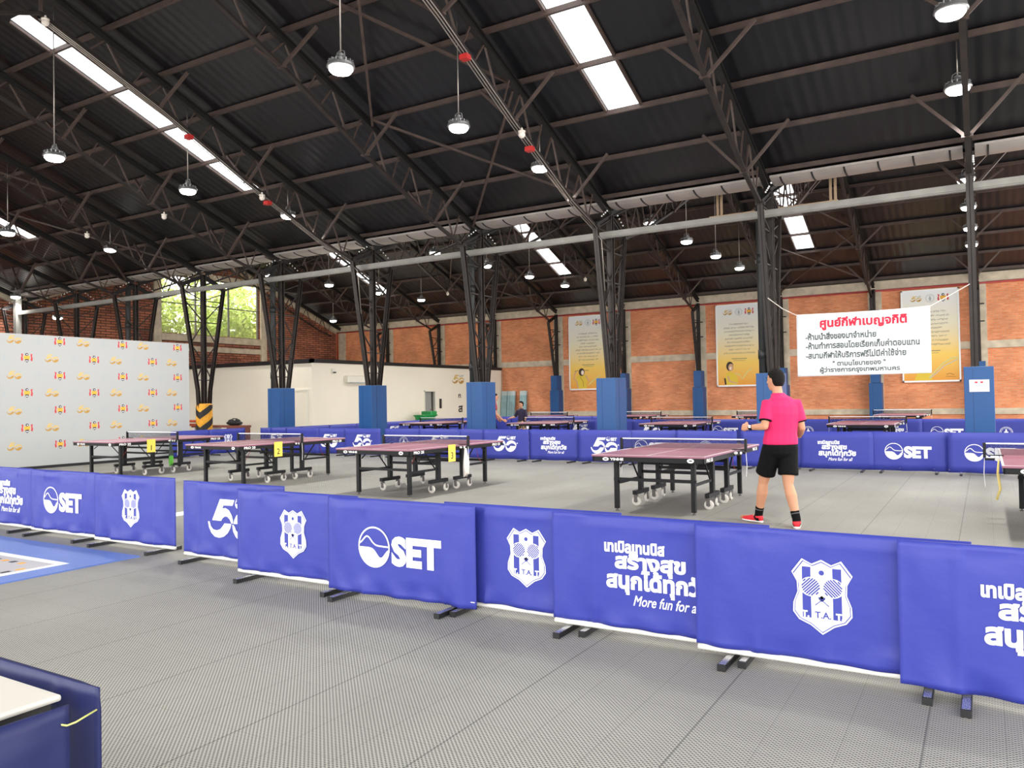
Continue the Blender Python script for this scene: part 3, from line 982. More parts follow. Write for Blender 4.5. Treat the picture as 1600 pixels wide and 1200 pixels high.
class Art:
    """flat artwork: layers of polygons in metres, origin at its centre"""
    def __init__(self): self.items = []
    def poly(self, pts, mi=0, layer=0):
        t = tessellate_polygon([[Vector((p[0], p[1], 0)) for p in pts]])
        self.items.append((list(pts), [tuple(f) for f in t], mi, layer)); return self
    def quads(self, vs, fs, mi=0, layer=0):
        self.items.append((vs, fs, mi, layer)); return self
    def disc(self, x, y, r, mi=0, layer=0, n=28, ry=None):
        ry = ry or r
        return self.poly([(x + r * math.cos(2 * PI * k / n), y + ry * math.sin(2 * PI * k / n)) for k in range(n)], mi, layer)
    def ring(self, x, y, r1, r0, mi=0, layer=0, n=36, a0=0, a1=2 * PI):
        vs = []; 
        for k in range(n + 1):
            a = a0 + (a1 - a0) * k / n
            vs += [(x + r0 * math.cos(a), y + r0 * math.sin(a)), (x + r1 * math.cos(a), y + r1 * math.sin(a))]
        return self.quads(vs, [(2 * k, 2 * k + 1, 2 * k + 3, 2 * k + 2) for k in range(n)], mi, layer)
    def ribbon(self, pts, w, mi=0, layer=0):
        ws = w if isinstance(w, (list, tuple)) else [w] * len(pts)
        vs = []
        for i, p in enumerate(pts):
            a = pts[max(i - 1, 0)]; c = pts[min(i + 1, len(pts) - 1)]
            d = Vector((c[0] - a[0], c[1] - a[1])).normalized(); n = Vector((-d.y, d.x)) * ws[i] / 2
            vs += [(p[0] + n.x, p[1] + n.y), (p[0] - n.x, p[1] - n.y)]
        return self.quads(vs, [(2 * k, 2 * k + 1, 2 * k + 3, 2 * k + 2) for k in range(len(pts) - 1)], mi, layer)
    def rect(self, x0, y0, x1, y1, mi=0, layer=0):
        return self.quads([(x0, y0), (x1, y0), (x1, y1), (x0, y1)], [(0, 1, 2, 3)], mi, layer)
    def text(self, s, x, y, w=None, h=None, mi=0, layer=0, bold=0.03, anchor='c', shear=0.0):
        vs, fs, tw, th = text2d(s, bold, shear)
        k = (w / tw) if w else h / th
        ky = (h / th) if h and w else k
        ox = {'c': -tw * k / 2, 'l': 0, 'r': -tw * k}[anchor]
        self.items.append(([(x + ox + a * k, y - th * ky / 2 + c * ky, e * k * 0.02) for a, c, e in vs], fs, mi, layer)); return self
    def add(self, other, x, y, s=1.0, remap=None, lay=0):
        for vs, fs, mi, ly in other.items:
            self.items.append(([(x + q[0] * s, y + q[1] * s) + ((q[2] * s,) if len(q) > 2 else ()) for q in vs], fs, remap[mi] if remap else mi, ly + lay))
        return self
    def mesh(self, mb, origin, uvec, vvec, nvec, off=0.001, step=0.0008, disp=None):
        o = Vector(origin); u = Vector(uvec); v = Vector(vvec); n = Vector(nvec)
        for vs, fs, mi, ly in self.items:
            P = []
            for q in vs:
                a, c = q[0], q[1]
                d = disp(a, c) if disp else 0
                P.append(o + u * a + v * c + n * (off + step * ly + d + (q[2] if len(q) > 2 else 0)))
            mb.add(P, fs, mi)
        return mb

def wave_art(r):
    """circle with a wave: open ring above, filled below"""
    a = Art()
    a.ring(0, 0, r, r * 0.92, 0, 1)
    f = lambda u: -r * 0.47 * math.exp(-((u - r * 0.42) / (r * 0.34)) ** 2)
    xs = [-r * 0.93 + r * 1.86 * k / 24 for k in range(25)]
    up = [(x, f(x) - r * 0.02) for x in xs]
    lowr = []
    for k in range(1, 24):
        t = -PI * k / 24
        lowr.append((r * 0.95 * math.cos(t), r * 0.95 * math.sin(t)))
    a.poly(up + lowr, 0, 0)
    g = lambda u: r * 0.08 + r * 0.42 * math.exp(-((u + r * 0.42) / (r * 0.34)) ** 2) - r * 0.02 * u / r
    a.ribbon([(x, g(x)) for x in xs], r * 0.075, 0, 2)
    return a
def set_art():
    a = Art(); a.add(wave_art(0.155), -0.245, 0)
    a.text('SET', 0.155, -0.015, 0.46, 0.225, bold=0.055)
    return a
def fifty_art(split=False):
    """number fifty drawn as one flowing wave; second colour on lower strokes when split"""
    a = Art(); lo = 1 if split else 0
    def P(*pts): return [((x - 990) * 0.00092, (370 - (y - 0.11 * (x - 815))) * 0.00058) for x, y in pts]
    a.poly(P((815, 35), (1035, 60), (1005, 150), (865, 140), (850, 190), (895, 182), (950, 220), (990, 300), (1008, 380), (1012, 435), (985, 435), (960, 368), (920, 322), (885, 320), (850, 350), (830, 390), (690, 375)), 0, 0)
    a.poly(P((625, 395), (650, 395), (668, 470), (705, 525), (760, 543), (815, 525), (850, 480), (882, 430), (985, 442), (970, 510), (930, 590), (870, 645), (800, 665), (730, 645), (675, 580), (640, 490)), lo, 1)
    a.poly(P((1018, 440), (1030, 380), (1060, 310), (1110, 260), (1170, 243), (1240, 262), (1300, 320), (1335, 400), (1345, 480), (1315, 480), (1290, 420), (1250, 380), (1205, 364), (1160, 380), (1120, 415), (1100, 445)), 0, 2)
    a.poly(P((1000, 455), (1012, 560), (1050, 650), (1110, 712), (1170, 724), (1240, 696), (1300, 620), (1330, 540), (1338, 498), (1160, 475), (1140, 530), (1110, 565), (1080, 572), (1055, 545), (1040, 495), (1022, 460)), lo, 3)
    sm = 2 if split else 0
    a.add(wave_art(0.05), 0.1, 0.16, 1, [sm])
    a.text('SET', 0.235, 0.156, 0.15, 0.075, mi=sm, bold=0.05)
    a.text('th', 0.345, 0.03, 0.04, None, mi=sm, bold=0.03)
    return a
def shield_pts(s):
    half = [(0, 0.2), (0.05, 0.175), (0.1, 0.2), (0.155, 0.125), (0.128, 0.075), (0.125, 0.02), (0.148, -0.04), (0.15, -0.09), (0.12, -0.13), (0.06, -0.155), (0.0, -0.2)]
    return [(x * s, y * s) for x, y in half] + [(-x * s, y * s) for x, y in half[-2:0:-1]]
def shield_art():
    """white shield, two stripes, crossed bats, ball, four letters; colour 0 white, 1 blue"""
    a = Art()
    a.poly(shield_pts(1.0), 0, 0); a.poly(shield_pts(0.955), 1, 1); a.poly(shield_pts(0.925), 0, 2)
    a.rect(-0.1, -0.115, -0.055, 0.158, 1, 3); a.rect(0.055, -0.115, 0.1, 0.158, 1, 3)
    a.disc(0, 0.13, 0.014, 1, 3)
    for s in (-1, 1):
        a.disc(s * 0.056, 0.052, 0.056, 0, 4, 22, 0.052)
        for k in range(-4, 5):
            d = k * 0.0115; L = math.sqrt(max(0.0, 0.047 ** 2 - d ** 2))
            cx, cy = s * 0.056, 0.052
            a.ribbon([(cx + s * (d * 0.7071 - L * 0.7071), cy + d * 0.7071 + L * 0.7071), (cx + s * (d * 0.7071 + L * 0.7071), cy + d * 0.7071 - L * 0.7071)], 0.0078, 1, 5)
        a.ribbon([(s * 0.022, 0.012), (-s * 0.03, -0.035)], 0.026, 0, 6)
        a.ribbon([(s * 0.018, 0.0), (-s * 0.035, -0.045)], 0.005, 1, 7)
    a.text('T.', -0.085, -0.095, None, 0.036, 0, 8, 0.05); a.text('T.', 0.088, -0.095, None, 0.036, 0, 8, 0.05)
    a.text('T.A.', 0.004, -0.095, None, 0.036, 1, 8, 0.02)
    return a
def emblem_art(r=0.15):
    a = Art()
    a.ring(0, 0, r, r * 0.93); a.ring(0, 0, r * 0.78, r * 0.73)
    for k in range(12):
        t = 2 * PI * k / 12 + 0.26
        a.disc(r * 0.855 * math.cos(t), r * 0.855 * math.sin(t), r * 0.035, 0, 0, 8)
    a.poly([(-r * .16, -r * .6), (r * .2, -r * .6), (r * .24, -r * .2), (r * .34, r * .05), (r * .14, r * .25), (r * .1, r * .5), (0, r * .66), (-r * .1, r * .5), (-r * .14, r * .25), (-r * .34, r * .05), (-r * .22, -r * .2)], 0, 0)
    return a
def slogan_art():
    a = Art()
    a.text('เทเบิลเทนนิส', -0.34, 0.155, 0.4, 0.075, anchor='l', bold=0.044)
    a.text('สร้างสุข', -0.04, 0.06, 0.46, 0.145, bold=0.046)
    a.text('สนุกได้ทุกวัย', 0.01, -0.06, 0.68, 0.16, bold=0.046)
    a.text('More fun for all', 0.07, -0.17, 0.44, 0.065, bold=0.012, shear=0.35)
    return a
def flame_art():
    """black, orange and red badge of the backdrop: colours 0 red 1 orange 2 navy 3 white"""
    a = Art()
    for s in (-1, 1):
        a.poly([(s * 0.085, 0.085), (s * 0.135, 0.1), (s * 0.12, 0.04), (s * 0.14, -0.02), (s * 0.125, -0.085), (s * 0.085, -0.06), (s * 0.1, 0.0)], 0, 0)
    a.poly([(-0.07, 0.05), (0.07, 0.05), (0.075, 0.01), (0.06, -0.05), (-0.06, -0.05), (-0.075, 0.01)], 1, 0)
    a.disc(0, 0.08, 0.036, 2, 1, 16); a.disc(0.004, 0.078, 0.016, 3, 2, 12)
    a.poly([(-0.04, -0.035), (0.04, -0.035), (0.042, -0.085), (0, -0.115), (-0.042, -0.085)], 2, 1)
    a.rect(-0.03, -0.085, 0.03, -0.066, 3, 2)
    return a
ART = dict(wave=set_art(), fifty=fifty_art(), shield=shield_art(), emblem=emblem_art(), slogan=slogan_art())
ARTWORD = dict(wave='a wave circle', fifty='a number fifty', shield='a striped shield', emblem='a ring emblem', slogan='a Thai slogan')

# ------------------------------------------------------------------ court barriers
def cover_disp(seed):
    rnd = random.Random(seed)
    ph = [rnd.uniform(0, 6.28) for _ in range(8)]
    folds = [rnd.uniform(-0.45, -0.3), rnd.uniform(0.3, 0.5), rnd.uniform(-0.1, 0.1)]
    def d(u, v):
        z = 0.009 * math.sin(5 * u + ph[0]) + 0.004 * math.sin(21 * u + 13 * v + ph[6]) * (0.5 - v) + 0.005 * math.sin(9 * u + 6 * v + ph[1]) + 0.003 * math.sin(14 * u - 9 * v + ph[2])
        for k, fu in enumerate(folds): z += 0.013 * math.exp(-((u - fu) / 0.016) ** 2) * (1 if k < 2 else 0.5)
        w = max(0.0, (-v - 0.2) / 0.16)
        z += w * w * (0.012 * math.sin(11 * u + ph[3]) + 0.009 * math.sin(23 * u + ph[4] + 9 * v))
        return z
    return d
nb = [0]
def barrier(x, y, w, art, label, rz=0.0, h=0.77, rail=0.06, group='blue court barriers', detail=True, artx=0.0, fabric='fabric', foot_at=0.2, show_rail=False):
    rail = 0.074 if show_rail else 0.046
    """faces -Y of its own frame; origin at floor under its middle"""
    nb[0] += 1
    r = empty('court_barrier', (x, y, 0), rz); tag(r, label, 'barrier', group)
    dp0 = cover_disp(nb[0])
    def dp(u, v):
        if not art: return dp0(u, v)
        k = max(abs(u - artx) / 0.40, abs(v) / 0.24)
        return dp0(u, v) * min(1.0, max(0.12, (k - 0.9) * 3))
    cz = (h + rail) / 2; hh = (h - rail)
    nx, nz = (72, 24) if detail else (14, 6)
    t = MB(); vs = []; T = 0.016
    for s in (-1, 1):
        for j in range(nz + 1):
            for i in range(nx + 1):
                u = -w / 2 + w * i / nx; v = -hh / 2 + hh * j / nz
                edge = min(1.0, (0.5 - abs(i / nx - 0.5)) * 14)
                tp = min(1.0, (1 - j / nz) * 12)
                # soft rounded outline: fabric hugs the frame at the rim
                vs.append((u, s * (T * max(edge, 0.35) * max(tp, 0.5)) - dp(u, v) * edge * tp, cz + v + (0.003 * math.sin(9 * u + nb[0]) if j == 0 else 0)))
    fs = []; N = (nx + 1) * (nz + 1)
    for k in (0, 1):
        for j in range(nz):
            for i in range(nx):
                a = k * N + j * (nx + 1) + i
                q = (a, a + 1, a + nx + 2, a + nx + 1)
                fs.append(q if k == 0 else q[::-1])
    rim = [j * (nx + 1) for j in range(nz + 1)], [j * (nx + 1) + nx for j in range(nz + 1)], list(range(nx + 1)), [nz * (nx + 1) + i for i in range(nx + 1)]
    for line in rim:
        for a, c in zip(line, line[1:]): fs.append((a, c, c + N, a + N))
    t.add(vs, fs)
    t.obj('cover', fabric, r, True)
    if art:
        t = MB()
        ART[art].mesh(t, (artx, -T, cz + 0.0), (1, 0, 0), (0, 0, 1), (0, -1, 0), 0.0045, 0.0006)
        t.obj('printed_emblem' if art in ('shield', 'emblem') else 'printed_lettering', ['print', 'printblue'], r)
    t = MB(); zr = 0.058 if show_rail else 0.09
    t.tube([(-w / 2 + 0.01 + (w - 0.02) * k / 24, 0 if show_rail else -dp(-w / 2 + w * k / 24, zr - cz), zr) for k in range(25)], 0.018 if show_rail else 0.004, 10); t.obj('bottom_rail', 'rail', r, True)
    for s in (-1, 1):
        t = MB(); fx = s * (w / 2 - foot_at)
        t.box((fx - 0.022, -0.2, 0.004), (fx + 0.022, 0.2, 0.034)); 
        t.box((fx - 0.023, -0.203, 0.0), (fx + 0.023, -0.19, 0.036), 1); t.box((fx - 0.023, 0.19, 0.0), (fx + 0.023, 0.203, 0.036), 1)
        t.box((fx - 0.018, -0.188, 0.034), (fx + 0.018, 0.188, 0.037), 2)
        t.obj('foot', ['foot', 'foot', 'chrome'], r)
    return r
W0 = 1.4
FRONT = [
    (0.30, 4.42, 'slogan', 'blue barrier with a Thai slogan cut off by the right frame edge, nearest front panel', 0.0),
    (-0.775, 4.50, 'shield', 'blue barrier with the largest striped shield, second from the right in the front row', 0.0),
    (-1.77, 4.60, 'slogan', 'blue barrier with a whole Thai slogan, left of the largest shield in the front row', 0.02),
    (-2.72, 4.70, 'shield', 'blue barrier with a shield, squeezed between the wave circle and slogan barriers', 0.0),
    (-3.79, 4.61, 'wave', 'blue barrier with a wave circle and three big letters, middle of the front row', 0.03),
    (-4.95, 4.69, 'shield', 'blue barrier with a shield, left of the big three-letter barrier in the front row', -0.0),
    (-6.08, 4.98, 'fifty', 'blue barrier with a half-hidden number fifty, right of the gap in the front row', 0.02),
    (-7.78, 5.10, 'shield', 'blue barrier with a shield, just left of the gap in the front row', -0.02),
    (-9.19, 5.16, 'wave', 'blue barrier with a wave circle and letters, second left of the gap', 0.0),
    (-10.62, 5.2, 'slogan', 'blue barrier with a Thai slogan cut off by the left frame edge', 0.14),
]
for fi, (x, y, a, lab, ax) in enumerate(FRONT):
    barrier(x, y, W0, a, lab, 0, artx=ax, group='front row of blue barriers', foot_at={0: 0.29, 2: 0.12}.get(fi, 0.2), show_rail=x < -4.3 or -3 < x < -0.5)
MID = [(0.06, 'wave'), (-1.25, 'wave'), (-2.5, 'slogan'), (-3.7, 'shield'), (-5.1, 'emblem'), (-6.32, 'wave'), (-7.45, 'fifty'), (-8.8, 'slogan'),
       (-10.12, 'fifty'), (-11.15, None), (-12.15, 'fifty'), (-13.35, 'emblem'), (-14.8, 'fifty'), (-16.1, 'fifty'), (-17.15, 'emblem'), (-18.3, 'fifty')]
for k, (x, a) in enumerate(MID):
    y = 16.5 + (0.02 if k % 2 else -0.03) - 0.012 * (x + 9)
    lab = 'blue barrier with %s behind front tables, %s' % (ARTWORD[a] if a else 'no print', (ORD[k] if k < 15 else 'leftmost') + (' from the right' if k < 15 else ''))
    barrier(x, y, 1.32, a, lab, 0.012, detail=False, group='middle row of blue barriers', fabric='fabric')
BACKR = [(0.46, 'emblem'), (-0.9, 'wave'), (-2.15, 'slogan'), (-3.3, None), (-4.5, 'emblem'), (-5.75, None), (-6.95, 'wave'), (-8.2, None), (-9.4, 'fifty'), (-10.7, None), (-12.0, 'fifty')]
for k, (x, a) in enumerate(BACKR):
    lab = 'blue barrier with %s behind the pillars, %s from the right' % (ARTWORD[a] if a else 'no print', ORD[k])
    barrier(x, 24.5 + (0.025 if k % 2 else -0.025), 1.3, a, lab, 0, detail=False, group='back row of blue barriers')
for k in range(5):
    barrier(-12.9 - 1.28 * k, 28.75 + 0.03 * (k % 2), 1.3, 'fifty' if k % 2 else None, 'blue barrier in the short row before the teal mats, %s from the right' % ORD[k], 0, detail=False, group='farthest row of blue barriers')
for k in range(12):
    y = 14.6 + 1.29 * k
    x = -19.55 if k < 2 else -18.5 - 0.02 * (k % 2)
    a = {0: None, 1: 'shield'}.get(k, 'fifty' if k in (3, 6) else None)
    if k == 1: lab = 'blue barrier with a shield, beside the yellow and black column'
    elif k == 0: lab = 'plain blue barrier between the backdrop and the yellow and black column'
    else: lab = 'blue barrier of the row along the cream office, %s from its near end' % ORD[k]
    barrier(x, y, 1.3, a, lab, PI / 2, detail=False, group='side row of blue barriers')

# ------------------------------------------------------------------ blue and grey court mats at the left
t = MB(); t.box((-13.2, -1.0, 0.0), (-7.27, 4.83, 0.013)); tag(t.obj('court_mat', 'bluemat'), 'flat blue court flooring at the left edge with white lines', 'court mat')
t = MB(); t.box((-13.2, -1.0, 0.0135), (-7.635, 4.195, 0.0155)); tag(t.obj('court_inset', 'greymat'), 'pale grey panel inside the white lines of the blue court', 'court panel')
t = MB(); t.box((-13.2, 4.2, 0.0135), (-7.55, 4.28, 0.0165)); t.box((-7.63, -1, 0.0135), (-7.55, 4.2, 0.0165)); tag(t.obj('court_line', 'whiteline'), 'white L-shaped line painted on the blue court', 'line')
t = MB()
for k in range(36):
    t.box((-7.95 - 0.15 * k, 4.04, 0.0158), (-8.02 - 0.15 * k, 4.1, 0.0175), k % 2)
    t.box((-7.72, 3.95 - 0.13 * k, 0.0158), (-7.67, 3.87 - 0.13 * k, 0.0175), k % 2)
tag(t.obj('hazard_tape', ['hazyel', 'hazblack']), 'orange and black dashed tape inside the white court lines', 'tape')
t = MB(); t.box((-9.75, 5.4, 0.0), (-9.45, 7.2, 0.006)); tag(t.obj('floor_tape', 'whiteline'), 'white floor strip seen through the gap of the front barriers', 'floor strip')

# ------------------------------------------------------------------ near white table inside two barriers, bottom left
r = empty('white_table', (-2.835, 0.51, 0)); tag(r, 'white folding table top in the bottom left corner behind a dark blue barrier', 'table')
t = MB(); t.box((-0.7, -0.68, 0.727), (0.7, 0.68, 0.745)); o = t.obj('tabletop', 'whitetable', r)
bv = o.modifiers.new('round', 'BEVEL'); bv.width = 0.007; bv.segments = 2
t = MB(); t.box((-0.68, -0.66, 0.68), (0.68, 0.66, 0.7265)); t.obj('apron', 'hazblack', r)
for sx in (-1, 1):
    for sy in (-1, 1):
        t = MB(); t.box((sx * 0.42 - 0.02, sy * 0.4 - 0.02, 0), (sx * 0.42 + 0.02, sy * 0.4 + 0.02, 0.69)); t.obj('leg', 'tleg', r)
barrier(-2.745, 1.25, 1.36, None, 'shaded blue barrier along the far side of the white table, bottom left', 0, h=0.755, group='barriers round the white table', fabric='fabricdark')
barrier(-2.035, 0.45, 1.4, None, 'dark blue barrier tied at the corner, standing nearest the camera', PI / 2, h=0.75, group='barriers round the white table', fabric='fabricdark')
t = MB(); t.tube([(-2.07, 1.12, 0.707), (-2.016, 1.135, 0.705), (-2.02, 1.16, 0.704), (-2.062, 1.24, 0.7)], 0.0025, 6)
tag(t.obj('cable_tie', 'yellowtie', None, True), 'pale yellow tie joining the two dark blue barriers, bottom left', 'tie')

# ------------------------------------------------------------------ table tennis tables
TW, TL, TH = 1.525, 2.74, 0.76
def make_table(detail=True):
    """origin at floor under the near left corner of the top"""
    r = empty('table_tennis_table')
    for half in (0, 1):
        y0 = half * TL / 2 + (0.003 if half else 0); y1 = y0 + TL / 2 - 0.003
        t = MB(); t.box((0, y0, TH - 0.022), (TW, y1, TH)); t.obj('tabletop', 'top', r)
        t = MB(); z = TH + 0.0006
        q = lambda a, c, d, e: t.box((a, c, z), (d, e, z + 0.0012))
        q(0, y0, 0.02, y1); q(TW - 0.02, y0, TW, y1); q(TW / 2 - 0.0025, y0 + (0.02 if not half else 0), TW / 2 + 0.0025, y1 - (0.02 if half else 0))
        if not half: q(0.02, 0, TW - 0.02, 0.02)
        else: q(0.02, TL - 0.02, TW - 0.02, TL)
        t.obj('boundary_line', 'white', r)
        t = MB()
        for a, c in (((0.01, y0 + 0.01), (0.03, y1 - 0.01)), ((TW - 0.03, y0 + 0.01), (TW - 0.01, y1 - 0.01)), ((0.01, y0 + 0.01), (TW - 0.01, y0 + 0.03)), ((0.01, y1 - 0.03), (TW - 0.01, y1 - 0.01))):
            t.box((a[0], a[1], TH - 0.085), (c[0], c[1], TH - 0.0225))
        ap = t.obj('apron', 'apron', r)
        if detail:
            t = MB(); yy = 0.009 if not half else TL - 0.009
            n = (0, -1, 0) if not half else (0, 1, 0); u = (1, 0, 0) if not half else (-1, 0, 0)
            a = Art(); a.disc(0, 0, 0.045, 0, 0, 20, 0.024); a.disc(0, 0, 0.022, 1, 1, 16, 0.007); a.text('YINHE', 0.155, 0, 0.19, 0.034, 0, bold=0.05)
            a.mesh(t, (0.2 if not half else TW - 0.2, yy, TH - 0.054), u, (0, 0, 1), n)
            a = Art(); a.disc(0, 0, 0.045, 0, 0, 20, 0.028); a.disc(0, 0, 0.022, 1, 1, 16, 0.007)
            a.mesh(t, (TW - 0.18 if not half else 0.18, yy, TH - 0.054), u, (0, 0, 1), n)
            a = Art(); a.text('PRO 25', 0, 0, 0.26, 0.045, 0, bold=0.04)
            a.mesh(t, (TW - 0.009, 0.24 if not half else TL - 0.24, TH - 0.054), (0, 1, 0), (0, 0, 1), (1, 0, 0))
            a.mesh(t, (0.009, 0.24 if not half else TL - 0.24, TH - 0.054), (0, -1, 0), (0, 0, 1), (-1, 0, 0))
            t.obj('printed_mark', ['white', 'ink'], ap)
        ye = 0.28 if not half else TL - 0.28
        for sx in (0.235, TW - 0.235):
            t = MB(); t.box((sx - 0.028, ye - 0.028, 0.03), (sx + 0.028, ye + 0.028, TH - 0.085)); lg = t.obj('leg', 'tleg', r)
            t = MB(); t.lathe([(0.024, 0.0), (0.024, 0.012), (0.01, 0.016), (0.01, 0.032)], (sx, ye, 0), 12); t.obj('levelling_foot', 'casterdark', lg)
        # cross bars
        t = MB(); t.box((0.2, ye - 0.02, 0.4), (TW - 0.2, ye + 0.02, 0.44)); t.obj('crossbar', 'tleg', r)
        # centre undercarriage: post, foot bar and casters on either side
        yc = TL / 2 + (-0.35 if not half else 0.35)
        for sx in (0.28, TW - 0.22):
            t = MB(); t.box((sx - 0.028, yc - 0.04, 0.2), (sx + 0.028, yc + 0.04, TH - 0.085)); t.obj('post', 'tleg', r)
            t = MB(); t.box((sx - 0.03, yc - 0.24, 0.155), (sx + 0.03, yc + 0.24, 0.21)); t.obj('foot_bar', 'tleg', r)
            for dy in (-0.2, 0.2):
                t = MB()
                t.lathe([(0.03, 0.14), (0.03, 0.156)], (sx, yc + dy, 0), 12)
                sw = dy < 0
                for k in (-0.024, 0.018):
                    if sw: t.box((sx - 0.02, yc + dy + k, 0.05), (sx + 0.03, yc + dy + k + 0.006, 0.142))
                    else: t.box((sx + k, yc + dy - 0.02, 0.05), (sx + k + 0.006, yc + dy + 0.03, 0.142))
                cs = t.obj('caster', 'casterdark', r)
                wc = (sx + 0.012, yc + dy, 0.064) if sw else (sx, yc + dy + 0.012, 0.064); ax = 'Y' if sw else 'X'
                t = MB(); t.lathe([(0.05, -0.016), (0.064, -0.01), (0.064, 0.01), (0.05, 0.016)], wc, 18, 0, ax); t.lathe([(0.024, -0.0255), (0.024, 0.0255)], wc, 10, 1, ax)
                t.obj('wheel', ['caster', 'casterdark'], cs)
            # rail from outer leg to the undercarriage, and slanted strut
            t = MB(); a, c = (ye, yc) if not half else (yc, ye)
            t.box((sx - 0.012, a, 0.36), (sx + 0.012, c, 0.395)); t.obj('side_rail', 'tleg', r)
            t = MB(); sg = 1 if not half else -1
            t.bar((sx, ye + sg * 0.03, 0.58), (sx, ye + sg * 0.16, 0.675), 0.014, 0.014); t.bar((sx, yc - sg * 0.08, 0.38), (sx, yc - sg * 0.34, 0.66), 0.02, 0.014); t.obj('strut', 'tleg', r)
        t = MB(); t.box((0.28, yc - 0.02, 0.44), (TW - 0.22, yc + 0.02, 0.48)); t.box((0.28, yc - 0.02, 0.56), (TW - 0.22, yc + 0.02, 0.6)); t.obj('centre_bar', 'tleg', r)
        t = MB(); t.tube([(TW - 0.25, ye + (0.03 if not half else -0.03), 0.36), (TW - 0.3, ye + (0.1 if not half else -0.1), 0.45), (TW - 0.28, ye + (0.2 if not half else -0.2), 0.62)], 0.004, 6); t.obj('release_wire', 'redwire', r)
    # net, clamped at mid length
    n = empty('net'); n.parent = r
    t = MB(); t.box((-0.14, TL / 2 - 0.002, TH + 0.01), (TW + 0.14, TL / 2 + 0.002, TH + 0.137)); t.obj('mesh', 'net', n)
    t = MB(); t.box((-0.145, TL / 2 - 0.004, TH + 0.137), (TW + 0.145, TL / 2 + 0.004, TH + 0.1525)); t.obj('tape', 'netw', n)
    for s, x in ((-1, -0.15), (1, TW + 0.15)):
        t = MB(); t.box((x - 0.016, TL / 2 - 0.02, TH - 0.02), (x + 0.016, TL / 2 + 0.02, TH + 0.1525)); t.box((min(x, x - s * 0.19), TL / 2 - 0.025, TH - 0.05), (max(x, x - s * 0.19), TL / 2 + 0.025, TH - 0.026)); t.box((min(x - s * 0.19, x - s * 0.02), TL / 2 - 0.022, TH + 0.002), (max(x - s * 0.19, x - s * 0.02), TL / 2 + 0.022, TH + 0.012))
        pc = t.obj('net_post', 'apron', n)
        t = MB()
        t.tube([(x, TL / 2, TH - 0.03), (x + 0.01 * s, TL / 2, TH - 0.2), (x, TL / 2, TH - 0.36)], 0.004, 6); t.obj('net_cord', 'white', n)
        t = MB(); a = Art(); a.disc(0, 0, 0.03, 0, 0, 14, 0.02); a.disc(0.07, 0, 0.018, 0, 0, 12, 0.02)
        a.mesh(t, (x - s * 0.13, TL / 2 - 0.026, TH - 0.038), (1, 0, 0), (0, 0, 1), (0, -1, 0), 0.001)
        t.obj('clamp_mark', 'white', n)
    return r
tp = make_table()
TABS = [(-4.49, 9.49, 'table tennis table nearest the man in the pink shirt'), (-9.09, 9.52, 'table tennis table with yellow card 3 and a white towel'),
        (-13.05, 9.62, 'table tennis table with yellow card 2 on its side'), (-16.98, 9.72, 'table tennis table with yellow card 1, in front of the backdrop'),
        (0.13, 9.3, 'table tennis table cut off by the right frame edge'),
        (-3.38, 20.7, 'table tennis table behind the barriers, right of the man in the pink shirt'), (-8.32, 20.7, 'table tennis table behind the barriers, left of the pad behind the pink-shirted man'),
        (-12.85, 21.0, 'table tennis table where the boy in navy plays'), (-17.05, 20.9, 'table tennis table in front of the green plastic cart'),
        (-17.2, 29.1, 'far table tennis table by the brick wall, behind the boy in navy'), (-12.95, 29.1, 'far table tennis table by the brick wall, behind the left pad of a pair'),
        (-8.05, 29.1, 'far table tennis table by the brick wall, half hidden behind a pad'), (-3.25, 29.1, 'far table tennis table by the brick wall, under the hanging white banner')]
for k, (x, y, lab) in enumerate(TABS):
    o = tp if k == 0 else copy_tree(tp)
    o.location = (x, y, 0)
    tag(o, lab, 'table tennis table', 'front row of tables' if k < 5 else 'tables behind the pillars')
